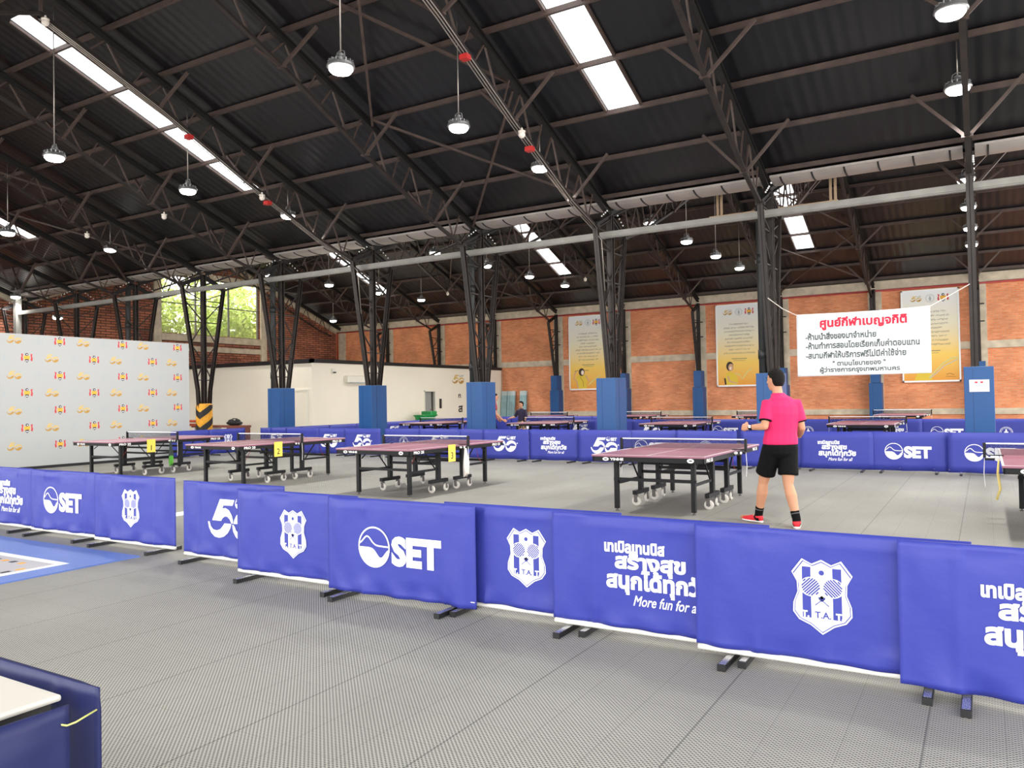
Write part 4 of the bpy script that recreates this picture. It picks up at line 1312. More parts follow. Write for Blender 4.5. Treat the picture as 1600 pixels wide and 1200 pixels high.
# number cards and towels hanging on the front tables
def card(x, y, num, label):
    r = empty('number_card', (x, y, 0.5)); tag(r, label, 'card', 'yellow number cards')
    t = MB(); t.box((0, -0.1, 0.0), (0.004, 0.1, 0.28)); t.obj('sheet', 'paper', r)
    t = MB(); a = Art(); a.text(num, 0, 0, None, 0.11, bold=0.01); a.mesh(t, (0.0045, 0, 0.1), (0, 1, 0), (0, 0, 1), (1, 0, 0)); 
    t.obj('printed_number', 'ink', r)
card(-9.09 + TW + 0.006, 10.62, '3', 'yellow card with number 3 on the table side')
card(-13.05 + TW + 0.006, 10.52, '2', 'yellow card with number 2 on the table side')
card(-16.98 + TW + 0.006, 10.55, '1', 'yellow card with number 1 on the table side')
def towel(x, y, m, label, tail=None, top=0.74, length=0.5, wide=0.13):
    r = empty('towel', (x, y, top)); tag(r, label, 'towel')
    t = MB(); nx, nz = 14, 14; vs = []; fs = []
    for side in (0, 1):
        for j in range(nz + 1):
            for i in range(nx + 1):
                s = j / nz
                wd = wide * (0.25 + 1.0 * min(s * 1.6, 1.0) * (1 - 0.35 * max(0, s - 0.6) / 0.4))
                u = (i / nx - 0.5) * wd
                fold = 0.02 * math.sin(i * 1.5 + s * 2) * (0.3 + s)
                drop = -length * s - 0.05 * math.sin(i * 0.8) * s
                vs.append((0.024 + fold + (0.006 if side else 0), u + 0.02 * s, drop))
    N = (nx + 1) * (nz + 1)
    for k in (0, 1):
        for j in range(nz):
            for i in range(nx):
                a = k * N + j * (nx + 1) + i; fs.append((a, a + 1, a + nx + 2, a + nx + 1))
    for line in ([j * (nx + 1) for j in range(nz + 1)], [j * (nx + 1) + nx for j in range(nz + 1)], list(range(nx + 1)), [nz * (nx + 1) + i for i in range(nx + 1)]):
        for a, c in zip(line, line[1:]): fs.append((a, c, c + N, a + N))
    t.add(vs, fs, 0)
    if tail:
        for q in range(len(t.f)):
            zz = sum(t.v[i][2] for i in t.f[q]) / len(t.f[q])
            if zz < -length * 0.66: t.m[q] = 1
    t.obj('cloth', [m, tail or m], r, True)
    t = MB(); t.box((-0.02, -0.02, -0.02), (0.03, 0.02, 0.015)); t.obj('peg', 'white', r)
towel(-9.09 + TW, 10.98, 'towel', 'white towel hanging from the table with card 3', None, 0.72, 0.46, 0.15)
towel(-16.98 + TW, 11.0, 'greytowel', 'grey and green cloth hanging from the table with card 1', 'green', 0.73, 0.52, 0.1)
t = MB(); t.tube([(0, 0, 0.02), (-0.012, -0.01, -0.12), (0.008, 0, -0.3), (-0.03, -0.01, -0.42)], [0.01, 0.013, 0.014, 0.012], 8)
tag(t.obj('strap', 'strapyellow', None, True, (0.115, 10.3, 0.72)), 'pale yellow strap dangling from the table at the right edge', 'strap')

# ------------------------------------------------------------------ sponsor backdrop
r = empty('backdrop', (-20.0, 11.4, 0)); tag(r, 'large pale grey backdrop printed with rows of gold, grey and red emblems', 'backdrop')
t = MB(); t.box((-0.05, -3.6, 0.07), (0.0, 3.5, 3.3)); t.obj('panel', 'vinyl', r)
t = MB()
f5 = fifty_art(True); em = emblem_art(0.11); fl = flame_art()
for j in range(8):
    z = 3.155 - 0.43 * j
    y0 = 10.05 if j % 2 == 0 else 10.93 - 1.68
    for n in range(-2, 5):
        for k, a in enumerate((f5, em, fl)):
            y = y0 + 1.69 * n + (0, 0.57, 1.09)[k]
            if y < 7.95 or y > 14.72 or z - 0.13 < 0.08: continue
            u = y - 11.4
            if k == 0: q = Art().add(a, 0, 0, 0.53)
            elif k == 1: q = Art().add(a, 0, 0, 1.0, [3])
            else: q = Art().add(a, 0, 0, 1.0, [4, 5, 6, 7])
            q.mesh(t, (0.0, u, z), (0, 1, 0), (0, 0, 1), (1, 0, 0), 0.001)
t.obj('printed_emblems', ['gold', 'golddark', 'greyprint', 'greyprint', 'redprint', 'orangeprint', 'navyprint', 'white'], r)
t = MB(); t.box((-0.45, -3.6, 0), (0.01, 3.5, 0.07)); t.obj('base', 'blacktrim', r)
for y in (-3.2, -1.0, 1.2, 3.3):
    t = MB(); t.bar((-0.08, y, 0.07), (-0.08, y, 3.25), 0.05); t.bar((-0.42, y, 0.07), (-0.08, y, 1.8), 0.04); t.obj('rear_strut', 'tleg', r)

# ------------------------------------------------------------------ hanging white banner
r = empty('hanging_banner', (-2.09, 17.05, 1.875)); tag(r, 'white cloth banner with red and grey Thai lettering, strung between two columns', 'banner')
bd = lambda u, v: 0.018 * math.sin(3.1 * u + 2.2 * v + 0.5) + 0.012 * math.sin(6.5 * u - 4 * v) + 0.008 * math.sin(9 * v + u)
BW, BH = 2.46, 1.29
nx, nz = 30, 18; vs = []; fs = []
topz = lambda u: BH + 0.0 + 0.02 * (u / BW * 2) ** 2 * (1) - 0.02
for s in (0, 1):
    for j in range(nz + 1):
        for i in range(nx + 1):
            u = -BW / 2 + BW * i / nx; v = j / nz * topz(u)
            vs.append((u, -bd(u, v) + s * 0.004, v))
N = (nx + 1) * (nz + 1)
for k in (0, 1):
    for j in range(nz):
        for i in range(nx):
            a = k * N + j * (nx + 1) + i; fs.append((a, a + 1, a + nx + 2, a + nx + 1))
for line in ([j * (nx + 1) for j in range(nz + 1)], [j * (nx + 1) + nx for j in range(nz + 1)], list(range(nx + 1)), [nz * (nx + 1) + i for i in range(nx + 1)]):
    for a, c in zip(line, line[1:]): fs.append((a, c, c + N, a + N))
t = MB(); t.add(vs, fs); t.obj('cloth', 'banner', r, True)
a = Art()
a.text('ศูนย์กีฬาเบญจกิติ', 0.03, 1.06, 1.6, 0.26, 0, bold=0.044)
a.text('-ห้ามนำสิ่งของมาจำหน่าย', -1.06, 0.82, 1.34, 0.15, 1, bold=0.012, anchor='l')
a.text('-ห้ามทำการสอนโดยเรียกเก็บค่าตอบแทน', -1.06, 0.63, 2.1, 0.15, 1, bold=0.012, anchor='l')
a.text('-สนามกีฬาให้บริการฟรีไม่มีค่าใช้จ่าย', -1.06, 0.435, 1.86, 0.15, 1, bold=0.012, anchor='l')
a.text('" ตามนโยบายของ "', -0.05, 0.255, 0.98, 0.115, 1, bold=0.012)
a.text('ผู้ว่าราชการกรุงเทพมหานคร', -0.05, 0.115, 1.48, 0.14, 1, bold=0.012)
t = MB(); a.mesh(t, (0, 0, 0), (1, 0, 0), (0, 0, 1), (0, -1, 0), 0.005, 0.001, bd)
t.obj('printed_lettering', ['bannerred', 'bannertext'], r)
for s, p in ((-1, (-1.83, 0.15, 1.7)), (1, (1.9, 0.1, 1.66))):
    t = MB(); t.tube([(s * BW / 2, 0, BH - 0.01), (s * 1.5, 0.05, BH + 0.14), p], 0.009, 6); t.obj('cord', 'rope', r)

# ------------------------------------------------------------------ three long posters on the brick wall
def poster(x, w, label, pose):
    r = empty('poster', (x, WALLY - 0.09, 1.92)); tag(r, label, 'poster', 'tall posters on the brick wall')
    t = MB(); t.box((0, 0, 0), (w, 0.02, 3.86)); t.obj('sheet', 'poster', r)
    t = MB()
    for q in ((0, 0, w, 0.07), (0, 3.8, w, 3.86), (0, 0, 0.06, 3.86), (w - 0.06, 0, w, 3.86)): t.box((q[0], -0.012, q[1]), (q[2], 0.0, q[3]))
    t.obj('border', 'white', r)
    a = Art(); c = w / 2
    a.add(fifty_art(True), c - 0.5, 3.48, 0.65, [0, 1, 2]); a.add(emblem_art(0.17), c + 0.02, 3.48, 1, [2]); a.add(flame_art(), c + 0.5, 3.48, 1.5, [3, 4, 5, 6])
    rnd = random.Random(int(x * 10))
    for j in range(9):
        L = rnd.uniform(0.75, 1.45); z = 2.88 - 0.17 * j; xx = c - L / 2
        while xx < c + L / 2:
            l = rnd.uniform(0.03, 0.055); hgt = rnd.uniform(0.05, 0.085)
            a.ring(xx + l / 2, z + hgt / 2, hgt / 2, hgt / 2 - 0.012, 7, 0, 7, 0, rnd.uniform(3.5, 5.5)); xx += l + 0.012 + (0.05 if rnd.random() < 0.12 else 0)
    a.rect(c - 0.35, 1.28, c + 0.35, 1.31, 7); a.rect(c - 0.28, 1.2, c + 0.28, 1.215, 7)
    if pose == 0:      # figure with both arms raised beside the head
        a.poly([(0.5, 0.08), (0.98, 0.08), (1.0, 0.55), (0.92, 0.78), (0.6, 0.8), (0.42, 0.72)], 10, 0)
        a.ribbon([(0.5, 0.1), (0.44, 0.45), (0.28, 0.58), (0.3, 0.8), (0.42, 0.98)], [0.07] * 5, 9, 1); a.ribbon([(0.95, 0.75), (1.05, 0.55), (1.18, 0.42)], [0.08, 0.06, 0.05], 9, 1)
        a.disc(0.72, 0.93, 0.17, 8, 2, 20, 0.2); a.disc(0.77, 0.9, 0.085, 11, 3, 18, 0.12); a.ribbon([(0.3, 0.98), (0.55, 1.02)], 0.02, 8, 1); a.ribbon([(0.9, 1.02), (1.12, 1.0)], 0.02, 8, 1)
        a.ribbon([(0.62, 0.7), (0.8, 0.4), (0.82, 0.15)], 0.018, 8, 2)
        a.ribbon([(1.1, 0.25), (1.4, 0.5), (1.8, 0.75)], 0.05, 12, 1)
    elif pose == 1:    # figure with folded arms
        a.poly([(0.42, 0.08), (0.95, 0.08), (1.0, 0.3), (0.9, 0.55), (0.62, 0.72), (0.45, 0.6), (0.36, 0.35)], 10, 0)
        a.ribbon([(0.52, 0.5), (0.6, 0.25), (0.95, 0.14)], [0.09, 0.08, 0.06], 9, 1); a.ribbon([(0.42, 0.1), (0.38, 0.4)], 0.08, 8, 1)
        a.disc(0.63, 0.95, 0.17, 8, 2, 20, 0.22); a.disc(0.68, 0.9, 0.125, 9, 3, 18, 0.17); a.disc(0.66, 0.86, 0.05, 11, 4, 12, 0.08)
        a.ribbon([(0.85, 0.6), (1.05, 0.55), (1.2, 0.35), (1.45, 0.7), (1.65, 0.8)], 0.045, 12, 1)
    else:              # yellow shirt low at the left, ribbon sweeping up right
        a.poly([(0.45, 0.08), (1.1, 0.08), (1.08, 0.3), (0.9, 0.5), (0.6, 0.5)], 10, 0); a.disc(0.75, 0.72, 0.17, 9, 1, 18, 0.21); a.disc(0.75, 0.8, 0.18, 8, 0, 18, 0.2)
        a.ribbon([(1.0, 0.2), (1.2, 0.42), (1.5, 0.75), (1.8, 0.95), (2.05, 1.0)], 0.05, 12, 1); a.ribbon([(1.0, 0.15), (1.25, 0.35), (1.55, 0.66), (2.05, 0.92)], 0.03, 2, 1)
        a.ribbon([(1.62, 0.3), (1.75, 0.34), (1.9, 0.28)], 0.015, 8, 1); a.ribbon([(1.6, 0.22), (1.95, 0.2)], 0.012, 8, 1)
    t = MB(); a.mesh(t, (0, 0, 0), (1, 0, 0), (0, 0, 1), (0, -1, 0), 0.002, 0.0015)
    t.obj('printed_picture', ['gold', 'golddark', 'greyprint', 'redprint', 'orangeprint', 'navyprint', 'white', 'postertext', 'posterhair', 'posterskin', 'postershirt', 'posterbright', 'posterribbon'], r)
poster(-18.65, 2.2, 'tall silver to orange poster with a figure raising both arms', 0)
poster(-10.85, 2.15, 'tall silver to orange poster with a figure folding the arms, beside the black drain pipe', 1)
poster(-2.95, 2.15, 'tall silver to orange poster half hidden behind the white banner', 2)

# ------------------------------------------------------------------ office fittings
r = empty('air_conditioner', (WX, 25.4, 2.45)); tag(r, 'cream split air conditioner high on the office wall', 'air conditioner')
t = MB(); t.box((0, -0.95, -0.14), (0.24, 0.95, 0.16)); o = t.obj('body', 'acwhite', r); bv = o.modifiers.new('round', 'BEVEL'); bv.width = 0.04; bv.segments = 3
t = MB(); t.box((0.05, -0.8, -0.15), (0.245, 0.8, -0.11)); t.obj('air_outlet', 'greyprint', r)
r = empty('wall_sensor', (WX, 23.8, 2.78)); tag(r, 'small grey sensor box on the office wall near its corner', 'sensor')
t = MB(); t.box((0, -0.1, -0.09), (0.1, 0.1, 0.09)); t.obj('box', 'acwhite', r); t = MB(); t.box((0.101, -0.08, -0.08), (0.13, 0.08, -0.03)); t.obj('eye', 'hazblack', r)
r = empty('card_reader', (WX, 31.2, 1.12)); tag(r, 'black upright handle plate on the wall right of the office door', 'wall plate')
t = MB(); t.box((0, -0.08, 0), (0.03, 0.08, 0.47)); t.obj('plate', 'hazblack', r); t = MB(); t.bar((0.07, 0, 0.08), (0.07, 0, 0.4), 0.03); t.bar((0.03, 0, 0.1), (0.07, 0, 0.1), 0.025); t.bar((0.03, 0, 0.38), (0.07, 0, 0.38), 0.025); t.obj('handle', 'chrome', r)
t = MB(); fifty_art(True).mesh(t, (WX, 32.75, 2.55), (0, 1.6, 0), (0, 0, 1.2), (1, 0, 0), 0.004)
tag(t.obj('wall_sign', ['gold', 'golddark', 'greyprint']), 'gold number fifty sign on the cream office wall', 'sign')
t = MB(); a = Art(); a.text('ก', 0, 0.36, None, 0.2, bold=0.0); a.text('ส', 0.05, -0.3, None, 0.34, bold=0.02); a.mesh(t, (WX, 32.85, 1.36), (0, 1.4, 0), (0, 0, 1), (1, 0, 0), 0.004)
tag(t.obj('wall_lettering', 'ink'), 'black Thai letters on the office wall beside the blue pad', 'lettering')
# green plastic cart
r = empty('garden_cart', (WX + 0.75, 29.0, 0)); tag(r, 'green plastic cart parked by the grey office door', 'cart')
t = MB(); t.loft([((0, 0, 0.52), (0, 1, 0), (1, 0, 0), 0.42, 0.26), ((0, -0.02, 0.62), (0, 1, 0), (1, 0, 0), 0.56, 0.34), ((0, -0.02, 0.8), (0, 1, 0), (1, 0, 0), 0.62, 0.38)]); t.obj('tub', 'binGreen', r)
t = MB(); t.box((-0.3, 0.08, 0.78), (0.3, 0.5, 1.02)); t.box((-0.32, -0.5, 0.8), (0.32, 0.55, 0.86)); o = t.obj('lid', 'binGreen', r); bv = o.modifiers.new('round', 'BEVEL'); bv.width = 0.04; bv.segments = 2
for y in (-0.35, 0.35):
    t = MB(); t.lathe([(0.16, -0.05), (0.18, -0.03), (0.18, 0.03), (0.16, 0.05)], (0.33, y, 0.18), 16, 0, 'X'); t.obj('wheel', 'hazblack', r)
    t = MB(); t.bar((0.25, y, 0.18), (0.1, y * 0.9, 0.56), 0.04); t.obj('strut', 'tleg', r)
    t = MB(); t.bar((-0.3, y, 0.0), (-0.12, y * 0.9, 0.56), 0.04); t.obj('leg', 'tleg', r)
# teal mats leaning on the brick wall
for k, (x, w) in enumerate(((-22.62, 0.34), (-22.18, 0.46), (-21.42, 0.4))):
    r = empty('folded_mat', (x, WALLY - 0.35, 0.0)); tag(r, 'teal folded mat leaning on the brick wall, %s' % ('half hidden by the office corner', 'the wider one beside the office', 'standing alone behind the boy')[k], 'mat', 'teal mats on the brick wall')
    R3 = Matrix.Rotation(math.radians(-7), 3, 'X')
    t = MB(); t.box((-w / 2, -0.05, 0.02), (w / 2, 0.05, 1.74), 0, R3)
    for q in (-0.33, 0.0, 0.33): t.box((-w / 2 + (q + 0.5) * w - 0.008, -0.056, 0.04), (-w / 2 + (q + 0.5) * w + 0.008, -0.049, 1.72), 1, R3)
    t.obj('slab', ['tealmat', 'tealhead'], r)
    t = MB(); t.box((-w / 2 - 0.003, -0.055, 1.72), (w / 2 + 0.003, 0.055, 1.96), 0, R3); t.obj('end_band', 'tealhead', r)
# bench, bag and orange rack by the yellow and black column
r = empty('bench', (-26.0, 20.6, 0)); tag(r, 'brown wooden bench behind the yellow and black column', 'bench')
t = MB(); t.box((-1.2, -0.25, 0.6), (1.7, 0.25, 0.68)); t.obj('seat', 'wood', r)
t = MB(); t.box((0.9, -0.25, 0.05), (1.65, 0.25, 0.6)); t.obj('side_panel', 'wood', r)
for x in (-1.1, 0.0, 0.8):
    t = MB(); t.box((x - 0.04, -0.2, 0), (x + 0.04, 0.2, 0.6)); t.obj('leg', 'white', r)
r = empty('sports_bag', (-24.95, 20.6, 0.68)); tag(r, 'black bag heaped on the brown bench', 'bag')
t = MB(); t.sphere((0, 0, 0.09), (0.42, 0.2, 0.1), 16, 8); t.sphere((-0.2, 0.02, 0.14), (0.14, 0.14, 0.1), 10, 6); t.sphere((0.2, -0.02, 0.15), (0.12, 0.12, 0.1), 10, 6); t.obj('body', 'bagblack', r, True)
t = MB(); t.tube([(-0.3, 0, 0.14), (-0.1, 0.02, 0.26), (0.12, 0.02, 0.25), (0.34, 0, 0.12), (0.45, -0.05, 0.03)], 0.02, 8); t.obj('strap', 'bagblack', r, True)
r = empty('orange_rack', (-26.6, 20.0, 0)); tag(r, 'orange metal rail on legs beside the yellow and black column', 'rail')
t = MB(); t.tube([(-0.9, 0, 0.72), (-0.7, 0, 0.86), (0.9, 0, 0.86), (1.0, 0, 0.72), (-0.9, 0, 0.72)], 0.05, 8); t.obj('loop', 'orangered', r, True)
for x in (-0.7, 0.8):
    t = MB(); t.bar((x, 0, 0), (x, 0, 0.72), 0.05); t.obj('leg', 'orangered', r)
# ------------------------------------------------------------------ people
def fuse(mb, name, m, parent, voxel=0.009, smooth=3, inv=None):
    """join overlapping lofts into one continuous skin"""
    me = bpy.data.meshes.new(name)
    vs = [tuple(inv @ Vector(v)) for v in mb.v] if inv is not None else mb.v
    me.from_pydata(vs, [], mb.f); me.update()
    bm = bmesh.new(); bm.from_mesh(me); bmesh.ops.recalc_face_normals(bm, faces=bm.faces); bm.to_mesh(me); bm.free()
    o = bpy.data.objects.new(name, me); COL.objects.link(o)
    k = o.modifiers.new('union', 'REMESH'); k.mode = 'VOXEL'; k.voxel_size = voxel
    k = o.modifiers.new('soft', 'SMOOTH'); k.factor = 0.5; k.iterations = smooth
    dg = bpy.context.evaluated_depsgraph_get()
    m2 = bpy.data.meshes.new_from_object(o.evaluated_get(dg))
    o.modifiers.clear(); o.data = m2; bpy.data.meshes.remove(me)
    m2.name = name
    m2.materials.clear(); m2.materials.append(M[m])
    m2.polygons.foreach_set('use_smooth', [True] * len(m2.polygons))
    m2.polygons.foreach_set('material_index', [0] * len(m2.polygons))
    o.parent = parent
    return o
def add_hand(mb, wrist, d, palm, curl, s=1.0, thumb_side=1):
    """palm with five separate bent fingers; d along the fingers, palm = direction the palm faces"""
    w = Vector(wrist); d = Vector(d).normalized(); p = Vector(palm); p = (p - d * p.dot(d)).normalized(); x = d.cross(p) * thumb_side
    mb.loft([(w - d * 0.01 * s, x, p, 0.027 * s, 0.02 * s), (w + d * 0.02 * s, x, p, 0.034 * s, 0.018 * s), (w + d * 0.06 * s, x, p, 0.041 * s, 0.016 * s), (w + d * 0.088 * s, x, p, 0.04 * s, 0.013 * s), (w + d * 0.094 * s, x, p, 0.034 * s, 0.008 * s)])
    for i, (off, ln) in enumerate(((0.031, 0.076), (0.0105, 0.084), (-0.0105, 0.078), (-0.031, 0.062))):
        b0 = w + d * (0.082 - 0.004 * abs(i - 1)) * s + x * off * s
        pts = [b0 - d * 0.02 * s, b0]; a = 0.0; q = b0
        for seg in (0.45, 0.3, 0.25):
            a += curl * (1.0 + 0.06 * i)
            q = q + (d * math.cos(a) + p * math.sin(a)) * ln * seg * s
            pts.append(q)
        mb.limb(pts, [0.0095 * s, 0.0095 * s, 0.0088 * s, 0.008 * s, 0.007 * s])
    t0 = w + d * 0.03 * s + x * 0.03 * s
    t1 = t0 + (d * 0.5 + x * 0.75 + p * 0.3).normalized() * 0.034 * s
    t2 = t1 + (d * 0.85 + x * (0.1 - 0.35 * min(curl, 1)) + p * 0.5 * min(curl, 1) + p * 0.1).normalized() * 0.03 * s
    t3 = t2 + (d * 0.75 + x * (-0.1 - 0.5 * min(curl, 1)) + p * 0.5 * min(curl, 1)).normalized() * 0.024 * s
    mb.limb([t0, t1, t2, t3], [0.014 * s, 0.0125 * s, 0.011 * s, 0.009 * s])

def person(P, label, name='person'):
    root = empty(name, P['base']); tag(root, label, 'person')
    inv = Matrix.Translation(-Vector(P['base']))
    V3 = lambda k: Vector(P[k])
    F = V3('F').normalized(); Rr = Vector((F.y, -F.x, 0)); s = P.get('s', 1.0); st = P.get('stout', 1.0); up = Vector((0, 0, 1))
    vox = P.get('voxel', 0.009)
    C, PE, N, H = V3('chest'), V3('pelvis'), V3('neck'), V3('head')
    FH = V3('face').normalized(); RH = Vector((FH.y, -FH.x, 0)).normalized()
    b = MB()
    # trunk
    b.loft([(PE - up * 0.1 * s, Rr, F, 0.1 * s, 0.09 * s), (PE, Rr, F, 0.16 * s * st, 0.11 * s * st), (PE + (C - PE) * 0.4, Rr, F, 0.145 * s * st, 0.1 * s * st), (C, Rr, F, 0.165 * s * st, 0.11 * s * st), (C + up * 0.1 * s, Rr, F, 0.15 * s * st, 0.09 * s), (N, Rr, F, 0.07 * s, 0.065 * s)])
    b.limb([N - up * 0.04 * s, N + (H - N) * 0.55], [0.062 * s, 0.055 * s])
    h = s * P.get('hs', 1.0)
    b.loft([(H + up * dz * h + FH * fw * h, RH, FH, a * h, c * h) for dz, a, c, fw in ((0.112, 0.028, 0.035, -0.01), (0.095, 0.055, 0.07, -0.006), (0.05, 0.073, 0.092, 0), (0.0, 0.075, 0.094, 0.002), (-0.045, 0.069, 0.086, 0.007), (-0.085, 0.055, 0.066, 0.02), (-0.112, 0.034, 0.04, 0.034), (-0.12, 0.015, 0.018, 0.036))])
    b.limb([H + FH * 0.086 * h + up * 0.02 * h, H + FH * 0.108 * h - up * 0.022 * h], [0.011 * h, 0.016 * h])
    for sg in (-1, 1):
        e = H + RH * sg * 0.078 * h - FH * 0.005 * h - up * 0.012 * h
        b.loft([(e + up * z * h - RH * sg * 0.006 * h, FH - RH * sg * 0.3, RH, a * h, 0.009 * h) for z, a in ((0.034, 0.006), (0.022, 0.018), (0.005, 0.02), (-0.015, 0.014), (-0.03, 0.006))])
    for sd in ('L', 'R'):
        S_, E_, W_ = V3('sh' + sd), V3('el' + sd), V3('wr' + sd)
        b.limb([S_, S_.lerp(E_, 0.4), E_], [0.05 * s * st, 0.049 * s * st, 0.041 * s]); b.limb([E_, E_.lerp(W_, 0.3), W_], [0.041 * s, 0.042 * s, 0.029 * s])
        add_hand(b, W_ + (W_ - E_).normalized() * 0.01, V3('hd' + sd), V3('pl' + sd), P['curl' + sd], s * P.get('handk', 1.0), 1 if sd == 'R' else -1)
        HP, KN, AN = V3('hip' + sd), V3('kn' + sd), V3('an' + sd)
        b.limb([HP, HP.lerp(KN, 0.5), KN], [0.092 * s * st, 0.078 * s * st, 0.057 * s]); b.limb([KN, KN.lerp(AN, 0.32) - F * 0.012 * s, AN], [0.055 * s, 0.058 * s * st, 0.038 * s])
        TO = V3('toe' + sd); b.limb([AN - up * 0.03 * s, AN.lerp(TO, 0.5) - up * 0.03 * s, TO], [0.04 * s, 0.036 * s, 0.026 * s])
    fuse(b, 'body', P.get('skin', 'skin'), root, vox, 3, inv)
    # hair
    b = MB()
    b.loft([(H + up * dz * h - FH * bk * h, RH, FH, a * h, c * h) for dz, a, c, bk in ((-0.075, 0.05, 0.035, 0.05), (-0.05, 0.066, 0.056, 0.04), (-0.015, 0.079, 0.07, 0.034), (0.03, 0.083, 0.088, 0.02), (0.07, 0.078, 0.094, 0.006), (0.1, 0.062, 0.078, 0.0), (0.125, 0.03, 0.04, 0.004))])
    fuse(b, 'hair', 'hair', root, vox, 2, inv)
    for sg in (-1, 1):
        e = MB(); e.sphere(inv @ (H + FH * 0.085 * h + RH * sg * 0.031 * h + up * 0.008 * h), 0.011 * h, 8, 6); e.obj('eye', 'eye', root, True)
        e = MB(); q = inv @ (H + FH * 0.089 * h + RH * sg * 0.031 * h + up * 0.03 * h); e.bar(q - RH * 0.016 * h, q + RH * 0.016 * h, 0.008 * h, 0.006 * h); e.obj('eyebrow', 'hair', root)
    e = MB(); q = inv @ (H + FH * 0.097 * h - up * 0.062 * h); e.limb([q - RH * 0.02 * h, q, q + RH * 0.02 * h], [0.004 * h, 0.007 * h, 0.004 * h]); e.obj('mouth', 'lip', root, True)
    # shirt
    b = MB(); hem = P['hem']; k = 1.14
    hc = PE + up * (hem - PE.z)
    b.loft([(hc, Rr, F, 0.183 * s * st, 0.135 * s * st), (hc + up * 0.05 * s, Rr, F, 0.184 * s * st, 0.135 * s * st), (PE + (C - PE) * 0.4, Rr, F, 0.17 * s * st, 0.125 * s * st), (C, Rr, F, 0.184 * s * st, 0.128 * s * st), (C + up * 0.09 * s, Rr, F, 0.186 * s * st, 0.115 * s * st), (C + up * 0.145 * s, Rr, F, 0.155 * s * st, 0.096 * s), (C + up * 0.185 * s, Rr, F, 0.11 * s * st, 0.088 * s), (N + up * 0.0 * s, Rr, F, 0.085 * s, 0.078 * s), (N + up * 0.022 * s, Rr, F, 0.068 * s, 0.064 * s)])
    for sd in ('L', 'R'):
        S_, E_, W_ = V3('sh' + sd), V3('el' + sd), V3('wr' + sd)
        L = P.get('sleeve', 0.75)
        if L <= 1: b.limb([S_.lerp(C + up * 0.06 * s, 0.35), S_, S_.lerp(E_, L * 0.5), S_.lerp(E_, L)], [0.076 * s * st, 0.07 * s * st, 0.066 * s * st, 0.067 * s * st], None, 1.0, 0, False)
        else: b.limb([S_, E_], [0.068 * s, 0.054 * s]); b.limb([E_, E_.lerp(W_, L - 1)], [0.054 * s, 0.045 * s])
    fuse(b, 'shirt', P['shirt'], root, vox * 1.1, 9, inv)
    if P.get('cuff'):
        for sd in ('L', 'R'):
            S_, E_ = V3('sh' + sd), V3('el' + sd); L = P['sleeve']; c = MB()
            a_, z_ = S_.lerp(E_, L - 0.02), S_.lerp(E_, L + 0.035); s1, s2 = frame_of(z_ - a_); c.loft([(inv @ a_, s1, s2, 0.0655 * s * st, 0.0655 * s * st), (inv @ z_, s1, s2, 0.0665 * s * st, 0.0665 * s * st)]); c.obj('sleeve_cuff', P['cuff'], root, True)
    # shorts
    b = MB()
    b.loft([(PE + up * 0.05 * s, Rr, F, 0.172 * s * st, 0.125 * s * st), (PE - up * 0.02 * s, Rr, F, 0.18 * s * st, 0.133 * s * st), (PE - up * 0.1 * s, Rr, F, 0.165 * s * st, 0.125 * s * st), (PE - up * 0.15 * s, Rr, F, 0.1 * s, 0.09 * s)])
    for sd in ('L', 'R'):
        HP, KN = V3('hip' + sd), V3('kn' + sd); l = P.get('shorts_len', 0.72)
        b.limb([HP, HP.lerp(KN, l * 0.6), HP.lerp(KN, l), HP.lerp(KN, l + 0.02)], [0.1 * s * st, 0.1 * s * st, 0.104 * s * st, 0.1 * s * st], Rr, 1.0, 0, False)
    fuse(b, 'shorts', P['shorts'], root, vox * 1.1, 7, inv)
    for sd in ('L', 'R'):
        KN, AN, TO = V3('kn' + sd), V3('an' + sd), V3('toe' + sd)
        u = (KN - AN).normalized()
        b = MB(); b.limb([AN - up * 0.05 * s, AN, AN + u * 0.1 * s], [0.046 * s, 0.047 * s, 0.051 * s], None, 1.0, 0, False); b.limb([AN - up * 0.035 * s, AN.lerp(TO, 0.15) - up * 0.035 * s], [0.044 * s, 0.042 * s]); fuse(b, 'sock', 'sock', root, vox, 2, inv)
        if P.get('stripe'):
            c = MB(); s1, s2 = frame_of(u); c.loft([(inv @ (AN + u * z_ * s), s1, s2, 0.0505 * s, 0.0505 * s) for z_ in (0.06, 0.07)]); c.obj('sock_stripe', 'sockstripe', root, True)
        g = Vector((TO.x - AN.x, TO.y - AN.y, 0)).normalized(); sx = Vector((g.y, -g.x, 0))
        heel = Vector((AN.x, AN.y, 0)) - g * 0.045 * s; Lf = 0.285 * s
        b = MB(); lf = P.get('lift' + sd, 0.0)
        b.loft([(heel + g * (f * Lf) + up * (0.028 + zc) * s, sx, up, a * s, zz * s) for f, a, zz, zc in ((-0.02, 0.02, 0.02, 0.02), (0.03, 0.036, 0.038, 0.025), (0.2, 0.041, 0.045, 0.028), (0.4, 0.041, 0.042, 0.02), (0.65, 0.047, 0.03, 0.012), (0.88, 0.042, 0.022, 0.008), (1.0, 0.02, 0.012, 0.006))])
        b.limb([AN - up * 0.035 * s, AN - up * 0.015 * s], [0.048 * s, 0.046 * s])
        sh = fuse(b, 'shoe', P.get('shoe', 'redshoe'), root, vox, 2, inv)
        b = MB(); b.loft([(heel + g * (f * Lf) + up * 0.012 * s, sx, up, a * s, 0.013 * s) for f, a in ((-0.03, 0.018), (0.03, 0.038), (0.3, 0.041), (0.65, 0.05), (0.9, 0.043), (1.02, 0.018))])
        so = fuse(b, 'sole', 'sole', sh, vox * 0.8, 1, inv)
        b = MB()
